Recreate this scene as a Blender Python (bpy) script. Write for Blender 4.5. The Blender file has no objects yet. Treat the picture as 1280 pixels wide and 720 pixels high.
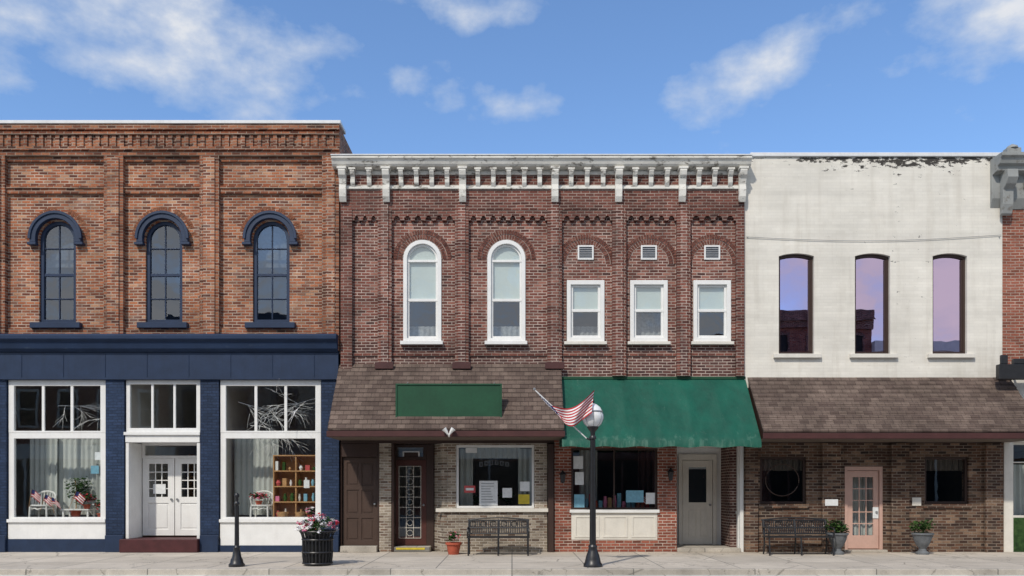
import bpy, bmesh, math, random
from mathutils import Vector, Matrix
from mathutils.geometry import tessellate_polygon
random.seed(11)
PI=math.pi
scene=bpy.context.scene
CAMD=20.0; EYE=1.6
# survey helpers: facade measurements (50 units = 1 m on the facade plane y=0)
def X(p,Y=0.0): return (p-640)/50.0*(CAMD+Y)/CAMD
def Z(p,Y=0.0): return EYE+(610-p)/50.0*(CAMD+Y)/CAMD

# ------------------------------------------------------------------ materials
class NT:
    def __init__(s,name):
        s.m=bpy.data.materials.new(name); s.m.use_nodes=True
        s.t=s.m.node_tree; s.t.nodes.clear()
        s.out=s.n('ShaderNodeOutputMaterial')
    def n(s,ty,**k):
        nd=s.t.nodes.new(ty)
        for a,b in k.items(): setattr(nd,a,b)
        return nd
    def l(s,a,b): s.t.links.new(a,b)
    def math(s,op,a,b=None,c=None):
        nd=s.n('ShaderNodeMath',operation=op)
        for i,v in enumerate((a,b,c)):
            if v is None: continue
            if isinstance(v,(int,float)): nd.inputs[i].default_value=v
            else: s.l(v,nd.inputs[i])
        return nd.outputs[0]
    def mix(s,fac,a,b,bt='MIX'):
        nd=s.n('ShaderNodeMix',data_type='RGBA',blend_type=bt)
        for i,v in ((0,fac),(6,a),(7,b)):
            if isinstance(v,(int,float)): nd.inputs[i].default_value=v
            elif isinstance(v,(tuple,list)): nd.inputs[i].default_value=(v[0],v[1],v[2],1)
            else: s.l(v,nd.inputs[i])
        return nd.outputs[2]
    def obj(s,sc=(1,1,1)):
        tc=s.n('ShaderNodeTexCoord'); mp=s.n('ShaderNodeMapping'); mp.inputs['Scale'].default_value=sc
        s.l(tc.outputs['Object'],mp.inputs[0]); return mp.outputs[0]
    def noise(s,vec,scale,detail=5,rough=.55):
        nd=s.n('ShaderNodeTexNoise'); nd.inputs['Scale'].default_value=scale
        nd.inputs['Detail'].default_value=detail; nd.inputs['Roughness'].default_value=rough
        s.l(vec,nd.inputs['Vector']); return nd.outputs[0]
    def rng(s,v,a,b,c,d):
        nd=s.n('ShaderNodeMapRange'); s.l(v,nd.inputs[0])
        for i,q in enumerate((a,b,c,d)): nd.inputs[i+1].default_value=q
        return nd.outputs[0]
    def bsdf(s,col,rough=.7,metal=0,bump=None,bs=.3,bd=.01,spec=.4):
        p=s.n('ShaderNodeBsdfPrincipled')
        if isinstance(col,(tuple,list)): p.inputs['Base Color'].default_value=(col[0],col[1],col[2],1)
        else: s.l(col,p.inputs['Base Color'])
        if isinstance(rough,(int,float)): p.inputs['Roughness'].default_value=rough
        else: s.l(rough,p.inputs['Roughness'])
        p.inputs['Metallic'].default_value=metal
        p.inputs['Specular IOR Level'].default_value=spec
        if bump is not None:
            b=s.n('ShaderNodeBump'); b.inputs['Strength'].default_value=bs; b.inputs['Distance'].default_value=bd
            s.l(bump,b.inputs['Height']); s.l(b.outputs[0],p.inputs['Normal'])
        s.l(p.outputs[0],s.out.inputs[0]); return p

def plain(name,c,rough=.6,amt=.15,sc=4,metal=0,streak=0.0,bs=.15,spec=.4,stcol=(.12,.1,.08)):
    t=NT(name); v=t.obj()
    n=t.noise(v,sc,6); f=t.rng(n,.3,.7,1-amt,1+amt)
    n2=t.noise(v,sc*9,3); f2=t.rng(n2,.3,.7,1-amt*.5,1+amt*.5)
    f=t.math('MULTIPLY',f,f2)
    col=t.mix(1.0,c,f,'MULTIPLY')
    if streak>0:
        vs=t.obj((5,5,.5)); ns=t.noise(vs,1.3,6,.65)
        col=t.mix(t.rng(ns,.5,.75,0,streak),col,stcol)
    t.bsdf(col,rough,metal,n2,bs,.006,spec)
    return t.m

def brickmat(name,cols,mortar,bw=.215,rh=.072,ms=.009,stain=.35,staincol=(.05,.04,.035),efflo=0.0,bump=.6,rough=.85,lowdark=None):
    t=NT(name); tc=t.n('ShaderNodeTexCoord'); sp=t.n('ShaderNodeSeparateXYZ'); t.l(tc.outputs['Object'],sp.inputs[0])
    h=t.math('ADD',sp.outputs[0],sp.outputs[1])
    # slight waviness of hand laid courses
    nz=t.noise(tc.outputs['Object'],1.7,3)
    wob=t.math('MULTIPLY',t.math('SUBTRACT',nz,.5),.03)
    cb2=t.n('ShaderNodeCombineXYZ'); t.l(h,cb2.inputs[0]); t.l(t.math('ADD',sp.outputs[2],wob),cb2.inputs[1])
    b=t.n('ShaderNodeTexBrick'); t.l(cb2.outputs[0],b.inputs['Vector'])
    b.offset=.5; b.inputs['Color1'].default_value=(0,0,0,1); b.inputs['Color2'].default_value=(1,1,1,1); b.inputs['Mortar'].default_value=(.5,.5,.5,1)
    b.inputs['Scale'].default_value=1; b.inputs['Mortar Size'].default_value=ms; b.inputs['Mortar Smooth'].default_value=.3
    b.inputs['Bias'].default_value=0; b.inputs['Brick Width'].default_value=bw; b.inputs['Row Height'].default_value=rh
    r=t.n('ShaderNodeValToRGB'); e=r.color_ramp.elements
    k=len(cols); 
    while len(e)<k: e.new(.5)
    for i,c in enumerate(cols): e[i].position=i/(k-1) if k>1 else 0; e[i].color=(c[0],c[1],c[2],1)
    t.l(b.outputs['Color'],r.inputs[0])
    fine=t.noise(tc.outputs['Object'],38,4); 
    col=t.mix(1,r.outputs[0],t.rng(fine,.3,.7,.72,1.28),'MULTIPLY')
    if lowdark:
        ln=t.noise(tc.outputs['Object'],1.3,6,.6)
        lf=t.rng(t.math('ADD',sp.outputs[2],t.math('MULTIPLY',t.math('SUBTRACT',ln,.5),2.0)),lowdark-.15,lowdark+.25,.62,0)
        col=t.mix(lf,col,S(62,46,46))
    mz=t.noise(tc.outputs['Object'],2.2,4)
    mcol=t.mix(1,mortar,t.rng(mz,.3,.7,.6,1.25),'MULTIPLY')
    col=t.mix(b.outputs['Fac'],col,mcol)
    big=t.noise(tc.outputs['Object'],.55,7,.6)
    col=t.mix(1,col,t.rng(big,.3,.7,.70,1.27),'MULTIPLY')
    vs=t.obj((2.2,2.2,.45)); ns=t.noise(vs,1,7,.65)
    col=t.mix(t.rng(ns,.5,.78,0,stain),col,staincol)
    if efflo>0:
        ne=t.noise(t.obj((1,1,1.6)),1.1,8,.7)
        col=t.mix(t.rng(ne,.54,.75,0,efflo),col,(.55,.48,.42))
    hgt=t.math('ADD',t.math('MULTIPLY',t.math('SUBTRACT',1.0,b.outputs['Fac']),1.0),t.math('MULTIPLY',fine,.5))
    t.bsdf(col,rough,0,hgt,bump,.008,.25)
    return t.m

def S(r,g,b):
    f=lambda c:(c/255/12.92 if c/255<=.04045 else ((c/255+.055)/1.055)**2.4)
    return (f(r),f(g),f(b))

M={}
M['brickA']=brickmat('orange_brick',[S(88,52,42),S(134,78,54),S(160,96,66),S(176,112,78),S(104,62,50),S(188,140,108)],S(178,160,144),stain=.42,efflo=.26,ms=.011)
M['brickAd']=brickmat('orange_brick_band',[S(80,50,40),S(124,74,54),S(148,90,64),S(164,108,78)],S(160,142,126),stain=.5,ms=.010)
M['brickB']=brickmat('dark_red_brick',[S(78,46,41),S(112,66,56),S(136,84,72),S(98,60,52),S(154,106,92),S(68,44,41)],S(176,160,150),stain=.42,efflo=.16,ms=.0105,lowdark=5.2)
M['brickBd']=brickmat('dark_red_brick_band',[S(76,46,41),S(106,63,54),S(126,78,67),S(90,57,50)],S(160,144,134),stain=.5,ms=.009)
M['brickG']=brickmat('grey_tan_brick',[S(120,108,94),S(150,138,122),S(168,156,140),S(98,84,74),S(140,116,98)],S(188,180,168),rh=.066,bw=.2,stain=.3)
M['brickR']=brickmat('shopfront_red_brick',[S(110,60,48),S(138,78,62),S(158,94,76),S(90,54,44)],S(180,166,154),stain=.3)
M['brickK']=brickmat('dark_brown_brick',[S(50,38,34),S(80,58,48),S(106,78,62),S(64,46,40),S(140,114,94),S(44,36,34)],S(134,122,110),stain=.4)
M['brickN']=brickmat('navy_painted_brick',[S(33,48,72),S(38,54,80),S(44,60,88)],S(29,42,64),stain=.25,staincol=S(22,32,48),bump=.5,rough=.55)
M['brickD']=brickmat('right_brick',[S(116,68,54),S(146,86,68),S(160,98,80),S(126,76,62)],S(176,158,144),stain=.3)
M['brickO']=brickmat('opposite_brick',[S(110,58,48),S(140,76,62),S(150,88,70)],S(150,132,120),stain=.3)

def voussmat(name,cols):
    t=NT(name); v=t.obj(); n=t.noise(v,7,2); r=t.n('ShaderNodeValToRGB'); e=r.color_ramp.elements
    while len(e)<len(cols): e.new(.5)
    for i,c in enumerate(cols): e[i].position=.3+.4*i/(len(cols)-1); e[i].color=(*c,1)
    t.l(n,r.inputs[0]); f=t.noise(v,40,3)
    t.bsdf(t.mix(1,r.outputs[0],t.rng(f,.3,.7,.75,1.25),'MULTIPLY'),.85,0,f,.4,.006,.2); return t.m
M['vouss']=voussmat('arch_brick',[S(72,46,41),S(112,70,60),S(88,56,49),S(136,92,80),S(94,60,52)])
M['vousA']=voussmat('arch_brick_orange',[S(94,60,46),S(142,92,68),S(112,72,54),S(158,112,84)])
M['mortar']=plain('mortar',S(172,157,147),.9)

# white painted brick with peeling by the parapet
def whitewall():
    t=NT('white_painted_brick'); tc=t.n('ShaderNodeTexCoord'); sp=t.n('ShaderNodeSeparateXYZ'); t.l(tc.outputs['Object'],sp.inputs[0])
    cb=t.n('ShaderNodeCombineXYZ'); t.l(t.math('ADD',sp.outputs[0],sp.outputs[1]),cb.inputs[0]); t.l(sp.outputs[2],cb.inputs[1])
    b=t.n('ShaderNodeTexBrick'); t.l(cb.outputs[0],b.inputs['Vector']); b.inputs['Scale'].default_value=1
    b.inputs['Color1'].default_value=(.72,.69,.615,1); b.inputs['Color2'].default_value=(.76,.73,.655,1); b.inputs['Mortar'].default_value=(.70,.67,.60,1)
    b.inputs['Mortar Size'].default_value=.007; b.inputs['Mortar Smooth'].default_value=.8; b.inputs['Brick Width'].default_value=.215; b.inputs['Row Height'].default_value=.075
    big=t.noise(tc.outputs['Object'],.8,7,.6); fine=t.noise(tc.outputs['Object'],30,4)
    col=t.mix(1,b.outputs['Color'],t.rng(big,.3,.7,.88,1.08),'MULTIPLY')
    band=t.noise(t.obj((.2,.2,4)),1.0,4)
    col=t.mix(1,col,t.rng(band,.35,.65,.93,1.05),'MULTIPLY')
    st=t.noise(t.obj((3,3,.3)),1.2,7,.65)
    col=t.mix(t.rng(st,.50,.8,0,.36),col,(.36,.31,.24))
    pz=t.rng(sp.outputs[2],9.35,9.84,-.02,.19)
    px=t.rng(t.math('ABSOLUTE',t.math('SUBTRACT',sp.outputs[0],9.9)),0.8,3.2,.05,-.05)
    pn=t.noise(t.obj((1,1,2.2)),3.6,8,.75)
    pf=t.rng(t.math('ADD',t.math('ADD',pn,pz),px),.665,.69,0,1)
    col=t.mix(pf,col,(.05,.045,.04))
    small=t.noise(t.obj((1,1,1)),5.5,6,.7)
    col=t.mix(t.rng(small,.67,.72,0,.55),col,(.40,.35,.29))
    h=t.math('ADD',t.math('SUBTRACT',1.0,b.outputs['Fac']),t.math('MULTIPLY',fine,.6))
    t.bsdf(col,.75,0,h,.22,.006,.3); return t.m
M['white']=whitewall()

def peeling(name,base,under,lo=.52,hi=.6,sc=(6,6,6),n=1.0):
    t=NT(name); v=t.obj(sc); a=t.noise(v,n,8,.7); f=t.rng(a,lo,hi,0,1)
    b=t.noise(t.obj(),2,5); base2=t.mix(1,base,t.rng(b,.3,.7,.82,1.1),'MULTIPLY')
    t.bsdf(t.mix(f,base2,under),.7,0,a,.4,.01,.3); return t.m
M['corn']=peeling('weathered_white_wood',(.74,.72,.66),(.22,.20,.17),.54,.64,(3,3,7),1.4)
M['corng']=peeling('weathered_grey_metal',(.30,.31,.30),(.14,.12,.10),.55,.7,(4,4,4),1.4)
M['wtrim']=plain('white_paint',(.78,.78,.76),.45,.05,3,streak=.12,stcol=(.4,.38,.33))
M['ctrim']=plain('cream_paint',(.70,.67,.60),.5,.07,3,streak=.15,stcol=(.34,.3,.24))
M['navy']=plain('navy_paint',S(34,50,76),.45,.14,3,streak=.3,stcol=S(22,33,50))
M['navyc']=peeling('navy_cornice',S(32,50,78),S(66,80,96),.60,.75,(2,2,6),1.5)
M['brown']=plain('brown_paint',S(60,44,38),.5,.12,3)
M['brownd']=plain('brown_door_paint',S(72,56,48),.5,.1,3)
M['maroon']=plain('maroon_paint',S(74,44,42),.5,.15,3)
M['doorred']=plain('door_red_paint',S(80,44,38),.5,.15,3)
M['black']=plain('black_iron',(.018,.018,.02),.38,.2,10,spec=.5)
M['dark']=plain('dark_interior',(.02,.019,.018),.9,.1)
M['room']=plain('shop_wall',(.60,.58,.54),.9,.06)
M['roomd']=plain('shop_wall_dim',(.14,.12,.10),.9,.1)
M['floor']=plain('shop_floor',(.25,.18,.12),.5,.2)
M['tan']=plain('tan_wood',S(180,138,94),.5,.2,6)
M['pink']=plain('pink_beige_door_paint',S(196,162,148),.5,.07,3)
M['greens']=plain('green_sign_face',S(24,72,48),.6,.14,2,streak=.3,stcol=S(22,52,34))
M['terra']=plain('terracotta',S(170,84,62),.8,.15,8)
M['grey']=plain('grey_stone_pot',(.14,.15,.16),.8,.25,8)
M['steel']=plain('grey_metal',(.35,.36,.37),.4,.1,5,metal=.6)
M['metalw']=plain('parapet_coping',(.70,.71,.71),.5,.07,2,streak=.15)
M['paper']=plain('paper',(.74,.76,.76),.8,.08,14)
M['paperb']=plain('blue_paper',S(120,170,190),.8,.15,14)
M['paperp']=plain('pink_paper',S(190,84,84),.8,.15,14)
M['yellow']=plain('yellow_paint',S(200,180,60),.6,.15,6)
M['redp']=plain('flag_red',S(178,40,48),.7,.1,6)
M['blup']=plain('flag_blue',S(34,44,96),.7,.1,6)
M['whp']=plain('flag_white',(.78,.78,.77),.7,.06,6)
M['leaf']=voussmat('leaf_green',[(.02,.05,.012),(.04,.09,.02),(.07,.13,.03)])
M['leafd']=voussmat('leaf_dark_green',[(.015,.035,.012),(.03,.07,.02),(.05,.09,.03)])
M['flw']=plain('white_petals',(.78,.76,.77),.7,.05)
M['flr']=plain('red_petals',S(190,34,50),.7,.15)
M['flp']=plain('pink_petals',S(210,120,150),.7,.15)
M['soffit']=plain('soffit',(.13,.10,.08),.8,.1)
M['step']=plain('dark_red_step',S(72,34,36),.6,.2,5)
M['globe']=plain('frosted_glass_globe',(.82,.83,.82),.25,.04,3,spec=.6)
M['curtain']=plain('sheer_curtain',(.52,.55,.53),.9,.05,3)
M['sashpale']=plain('upper_sash_plate',(.62,.67,.61),.8,.04,2)  # pale green reflection of the upper sashes put into this colour
M['lace']=plain('lace_curtain',(.10,.11,.12),.9,.35,16)
M['lacew']=plain('cafe_lace',(.36,.37,.36),.9,.3,16)
M['branch']=plain('white_branches',(.75,.75,.75),.7,.1)
M['rooftar']=plain('tar_roof',(.06,.06,.06),.9,.2,2)

def shingle():
    t=NT('asphalt_shingles'); tc=t.n('ShaderNodeTexCoord'); sp=t.n('ShaderNodeSeparateXYZ'); t.l(tc.outputs['Object'],sp.inputs[0])
    cb=t.n('ShaderNodeCombineXYZ'); t.l(sp.outputs[0],cb.inputs[0]); t.l(sp.outputs[2],cb.inputs[1])
    b=t.n('ShaderNodeTexBrick'); t.l(cb.outputs[0],b.inputs['Vector']); b.inputs['Scale'].default_value=1
    b.inputs['Color1'].default_value=(*S(88,75,69),1); b.inputs['Color2'].default_value=(*S(112,98,89),1); b.inputs['Mortar'].default_value=(*S(62,53,49),1)
    b.inputs['Mortar Size'].default_value=.005; b.inputs['Brick Width'].default_value=.2; b.inputs['Row Height'].default_value=.115
    g=t.noise(tc.outputs['Object'],60,3); big=t.noise(tc.outputs['Object'],1.1,7,.65)
    col=t.mix(1,b.outputs['Color'],t.rng(g,.3,.7,.7,1.3),'MULTIPLY'); col=t.mix(1,col,t.rng(big,.3,.7,.72,1.3),'MULTIPLY')
    st=t.noise(t.obj((3,1,.5)),1.2,7,.65); col=t.mix(t.rng(st,.5,.75,0,.5),col,S(58,50,46))
    t.bsdf(col,.95,0,g,.4,.005,.15); return t.m
M['shingle']=shingle()

def canvas():
    t=NT('green_awning_canvas'); v=t.obj(); sp=t.n('ShaderNodeSeparateXYZ'); t.l(v,sp.inputs[0])
    a=t.noise(v,1.3,6,.6); col=t.mix(1,S(8,80,64),t.rng(a,.3,.7,.75,1.22),'MULTIPLY')
    st=t.noise(t.obj((6,6,.7)),1.2,7,.7)
    low=t.rng(sp.outputs[2],2.55,3.05,.16,0.0)
    col=t.mix(t.rng(t.math('ADD',st,low),.62,.80,0,.5),col,S(100,134,118))
    st2=t.noise(t.obj((3,3,1)),1.0,6,.7); col=t.mix(t.rng(st2,.5,.8,0,.6),col,S(6,52,42))
    w=t.noise(t.obj((1.5,1.5,1)),2.0,3)
    t.bsdf(col,.6,0,w,.5,.05,.35); return t.m
M['canvas']=canvas()

def concrete(name,c,w,hh,amt=.25,joint=(.2,.19,.17),ms=.012):
    t=NT(name); tc=t.n('ShaderNodeTexCoord')
    b=t.n('ShaderNodeTexBrick'); t.l(tc.outputs['Object'],b.inputs['Vector']); b.offset=0
    b.inputs['Scale'].default_value=1; b.inputs['Brick Width'].default_value=w; b.inputs['Row Height'].default_value=hh; b.inputs['Mortar Size'].default_value=ms
    b.inputs['Color1'].default_value=(c[0]*.9,c[1]*.9,c[2]*.9,1); b.inputs['Color2'].default_value=(c[0]*1.08,c[1]*1.08,c[2]*1.08,1); b.inputs['Mortar'].default_value=(*joint,1)
    n=t.noise(tc.outputs['Object'],1.1,8,.7); f=t.noise(tc.outputs['Object'],45,4)
    col=t.mix(1,b.outputs['Color'],t.rng(n,.3,.7,1-amt,1+amt*.7),'MULTIPLY'); col=t.mix(1,col,t.rng(f,.3,.7,.88,1.12),'MULTIPLY')
    sp=t.noise(tc.outputs['Object'],3.2,6,.7); col=t.mix(t.rng(sp,.60,.70,0,.4),col,(c[0]*.45,c[1]*.43,c[2]*.4))
    # hairline cracks
    vo=t.n('ShaderNodeTexVoronoi'); vo.feature='DISTANCE_TO_EDGE'; vo.inputs['Scale'].default_value=.55
    nw=t.noise(tc.outputs['Object'],1.5,6,.6); av=t.n('ShaderNodeVectorMath',operation='ADD'); t.l(tc.outputs['Object'],av.inputs[0]); t.l(nw,av.inputs[1]); t.l(av.outputs[0],vo.inputs['Vector'])
    col=t.mix(t.rng(vo.outputs['Distance'],.0,.012,.7,0),col,(c[0]*.3,c[1]*.3,c[2]*.3))
    t.bsdf(col,.9,0,f,.3,.004,.2); return t.m
M['walk']=concrete('sidewalk_concrete',(.52,.465,.39),1.52,1.4,.16)
M['kerb']=concrete('kerb_concrete',(.46,.42,.36),2.4,5,.3)
M['road']=concrete('pale_asphalt',(.30,.30,.29),300,300,.2)
M['gutter']=concrete('gutter_concrete',(.60,.585,.55),3,6,.2)
M['earth']=plain('grassy_ground',(.06,.09,.03),.95,.3,.5)
M['line']=plain('road_paint',(.72,.72,.70),.7,.15,8)

def glass(name,fac,tint=(1,1,1),gcol=(.95,.97,1),wav=.0):
    """one sheet of window glass: same Fresnel (Schlick) from either side"""
    t=NT(name); tr=t.n('ShaderNodeBsdfTransparent'); tr.inputs[0].default_value=(*tint,1)
    g=t.n('ShaderNodeBsdfGlossy'); g.inputs['Roughness'].default_value=.01; g.inputs['Color'].default_value=(*gcol,1)
    ge=t.n('ShaderNodeNewGeometry'); dt=t.n('ShaderNodeVectorMath',operation='DOT_PRODUCT'); t.l(ge.outputs['True Normal'],dt.inputs[0]); t.l(ge.outputs['Incoming'],dt.inputs[1])
    c=t.math('ABSOLUTE',dt.outputs['Value']); f=t.math('POWER',t.math('SUBTRACT',1.0,c),5.0)
    f=t.math('ADD',t.math('MULTIPLY',f,1-fac),fac)
    if wav>0:
        nz=t.noise(t.obj((1,1,1)),1.6,2); b=t.n('ShaderNodeBump'); b.inputs['Strength'].default_value=wav; b.inputs['Distance'].default_value=.02
        t.l(nz,b.inputs['Height']); t.l(b.outputs[0],g.inputs['Normal'])
    mx=t.n('ShaderNodeMixShader'); t.l(f,mx.inputs[0]); t.l(tr.outputs[0],mx.inputs[1]); t.l(g.outputs[0],mx.inputs[2]); t.l(mx.outputs[0],t.out.inputs[0]); return t.m
M['glass']=glass('shop_glass',.10,(.93,.95,.94),wav=.04)
M['glassu']=glass('old_window_glass',.16,(.86,.9,.92),wav=.2)
M['glassp']=glass('purple_tinted_glass',.58,(.3,.25,.35),(.98,.76,.98),wav=.05)
GL=('glass','glassu','glassp')

# ------------------------------------------------------------------ geometry framework
ACC={}
def root(name,loc=(0,0,0)):
    e=bpy.data.objects.new(name,None); e.location=loc; e.empty_display_size=.3
    scene.collection.objects.link(e); return e
def bmof(r,name,mat,bev=0,smooth=False):
    k=(r.name,name,mat)
    if k not in ACC: ACC[k]=[bmesh.new(),r,bev,smooth]
    return ACC[k][0]
def box(r,name,mat,x0,x1,y0,y1,z0,z1,bev=0):
    bm=bmof(r,name,mat,bev)
    x0,x1=min(x0,x1),max(x0,x1); y0,y1=min(y0,y1),max(y0,y1); z0,z1=min(z0,z1),max(z0,z1)
    if mat in GL and y0>-5:   # a pane is one sheet of glass
        bm.faces.new([bm.verts.new(c) for c in ((x0,y0,z0),(x1,y0,z0),(x1,y0,z1),(x0,y0,z1))]); return
    v=[bm.verts.new(c) for c in ((x0,y0,z0),(x1,y0,z0),(x1,y1,z0),(x0,y1,z0),(x0,y0,z1),(x1,y0,z1),(x1,y1,z1),(x0,y1,z1))]
    for f in ((0,3,2,1),(4,5,6,7),(0,1,5,4),(1,2,6,5),(2,3,7,6),(3,0,4,7)): bm.faces.new([v[i] for i in f])
def plate(r,name,mat,outer,holes,y0,y1,bev=0):
    bm=bmof(r,name,mat,bev); polys=[outer]+list(holes); single=mat in GL
    tris=tessellate_polygon([[Vector((a,b,0)) for a,b in p] for p in polys])
    flat=[c for p in polys for c in p]
    f=[bm.verts.new((a,y0,b)) for a,b in flat]
    k=None if single else [bm.verts.new((a,y1,b)) for a,b in flat]
    for t in tris:
        pa=[flat[i] for i in t]
        ar=(pa[1][0]-pa[0][0])*(pa[2][1]-pa[0][1])-(pa[2][0]-pa[0][0])*(pa[1][1]-pa[0][1])
        if abs(ar)<1e-9: continue
        t2=t if ar>0 else t[::-1]
        try:
            bm.faces.new([f[i] for i in t2])
            if k: bm.faces.new([k[i] for i in t2[::-1]])
        except ValueError: pass
    if single: return
    o=0
    for pi,p in enumerate(polys):
        n=len(p)
        ar=sum(p[i][0]*p[(i+1)%n][1]-p[(i+1)%n][0]*p[i][1] for i in range(n))
        ccw=(ar>0); want=(pi==0)
        for i in range(n):
            a=o+i; b=o+(i+1)%n
            q=[f[b],f[a],k[a],k[b]] if ccw==want else [f[a],f[b],k[b],k[a]]
            bm.faces.new(q)
        o+=n
def rect(x0,x1,z0,z1): return [(x0,z0),(x1,z0),(x1,z1),(x0,z1)]
def arch(x0,x1,z0,zt,rise=None,n=18):
    hw=(x1-x0)/2; xc=(x0+x1)/2; rise=hw if rise is None else rise; zc=zt-rise
    pts=[(x0,z0),(x1,z0)]
    for i in range(n+1):
        a=PI*i/n; pts.append((xc+hw*math.cos(a),zc+rise*math.sin(a)))
    return pts
def segarch(x0,x1,z0,zt,rise,n=8):
    pts=[(x0,z0),(x1,z0)]
    for i in range(n+1):
        u=1-2*i/n; pts.append(((x0+x1)/2+u*(x1-x0)/2,zt-rise*u*u))
    return pts
def ringpoly(xc,zc,ro,ri,leg=0,n=20):
    pts=[]
    if leg: pts.append((xc+ro,zc-leg))
    pts+=[(xc+ro*math.cos(PI*i/n),zc+ro*math.sin(PI*i/n)) for i in range(n+1)]
    if leg: pts+=[(xc-ro,zc-leg),(xc-ri,zc-leg)]
    pts+=[(xc-ri*math.cos(PI*i/n),zc+ri*math.sin(PI*i/n)) for i in range(n+1)]
    if leg: pts.append((xc+ri,zc-leg))
    return pts
def vouss(r,name,mat,xc,zc,ri,ro,y0,y1,n,sq=1.0):
    for i in range(n):
        a0=PI*(i+.09)/n; a1=PI*(i+.91)/n; d=random.uniform(-.006,.006)
        plate(r,name,mat,[(xc+ri*math.cos(a0),zc+sq*ri*math.sin(a0)),(xc+ro*math.cos(a0),zc+sq*ro*math.sin(a0)),(xc+ro*math.cos(a1),zc+sq*ro*math.sin(a1)),(xc+ri*math.cos(a1),zc+sq*ri*math.sin(a1))],[],y0+d,y1)
def prism(r,name,mat,poly,x0,x1,bev=0):
    """side profile poly of (y,z) extruded along x"""
    bm=bmof(r,name,mat,bev); n=len(poly)
    a=[bm.verts.new((x0,y,z)) for y,z in poly]; b=[bm.verts.new((x1,y,z)) for y,z in poly]
    bm.faces.new(a[::-1]); bm.faces.new(b)
    for i in range(n): bm.faces.new((a[i],a[(i+1)%n],b[(i+1)%n],b[i]))
def lathe(r,name,mat,prof,cx,cy,n=24,cz=0,smooth=True):
    bm=bmof(r,name,mat,0,smooth); rings=[]
    for rad,z in prof:
        rings.append([bm.verts.new((cx+rad*math.cos(2*PI*i/n),cy+rad*math.sin(2*PI*i/n),cz+z)) for i in range(n)])
    for a,b in zip(rings,rings[1:]):
        for i in range(n): bm.faces.new((a[i],a[(i+1)%n],b[(i+1)%n],b[i]))
    bm.faces.new(rings[0][::-1]); bm.faces.new(rings[-1])
def tube(r,name,mat,pts,rad,n=8):
    bm=bmof(r,name,mat,0,True); prev=None; pts=[Vector(p) for p in pts]
    for i,p in enumerate(pts):
        d=(pts[min(i+1,len(pts)-1)]-pts[max(i-1,0)]).normalized()
        u=d.cross(Vector((0,0,1)) if abs(d.z)<.95 else Vector((1,0,0))).normalized(); w=d.cross(u)
        rr=rad[i] if isinstance(rad,(list,tuple)) else rad
        ring=[bm.verts.new(p+u*rr*math.cos(2*PI*k/n)+w*rr*math.sin(2*PI*k/n)) for k in range(n)]
        if prev:
            for k in range(n): bm.faces.new((prev[k],prev[(k+1)%n],ring[(k+1)%n],ring[k]))
        else: bm.faces.new(ring[::-1])
        prev=ring
    bm.faces.new(prev)
def leaves(r,name,mat,c,rad,n,size):
    bm=bmof(r,name,mat)
    for _ in range(n):
        while True:
            p=Vector([random.uniform(-1,1) for _ in range(3)])
            if p.length<=1: break
        q=Vector((c[0]+p.x*rad[0],c[1]+p.y*rad[1],c[2]+p.z*rad[2]))
        s=size*random.uniform(.6,1.3); rot=Matrix.Rotation(random.uniform(0,6.28),3,'Z')@Matrix.Rotation(random.uniform(-1.2,1.2),3,'X')
        vs=[bm.verts.new(q+rot@Vector(v)*s) for v in ((-.5,0,0),(0,-.3,.06),(.5,0,0),(0,.3,.06))]
        bm.faces.new(vs)
def flush():
    for (rn,name,mat),(bm,r,bev,sm) in ACC.items():
        me=bpy.data.meshes.new(name)
        if name not in('leaves','flowers') and mat not in GL: bmesh.ops.recalc_face_normals(bm,faces=bm.faces)
        bm.to_mesh(me); bm.free(); me.materials.append(M[mat])
        if sm: me.polygons.foreach_set('use_smooth',[True]*len(me.polygons))
        ob=bpy.data.objects.new(name,me); scene.collection.objects.link(ob)
        ob.parent=r; ob.matrix_parent_inverse=Matrix.Translation(r.location).inverted()
        if sm:
            try: me.set_sharp_from_angle(angle=math.radians(40))
            except Exception: pass
        if bev:
            m=ob.modifiers.new('bevel','BEVEL'); m.width=bev; m.segments=1; m.limit_method='ANGLE'; m.angle_limit=math.radians(40)
BV=.006
def win(r,x0,x1,z0,z1,y,fw,fmat,gmat,vb=(),hb=(),bar=.03,fwb=None,frame='window_frame',pane='window_glass'):
    fwb=fw if fwb is None else fwb
    plate(r,frame,fmat,rect(x0,x1,z0,z1),[rect(x0+fw,x1-fw,z0+fwb,z1-fw)],y,y+.09,BV)
    ix0,ix1,iz0,iz1=x0+fw,x1-fw,z0+fwb,z1-fw
    for u in vb:
        xx=ix0+(ix1-ix0)*u; box(r,frame,fmat,xx-bar/2,xx+bar/2,y+.014,y+.06,iz0-.004,iz1+.004,BV)
    for u in hb:
        zz=iz0+(iz1-iz0)*u; box(r,frame,fmat,ix0-.004,ix1+.004,y+.010,y+.064,zz-bar/2,zz+bar/2,BV)
    box(r,pane,gmat,ix0-.01,ix1+.01,y+.034,y+.040,iz0-.01,iz1+.01)
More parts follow.
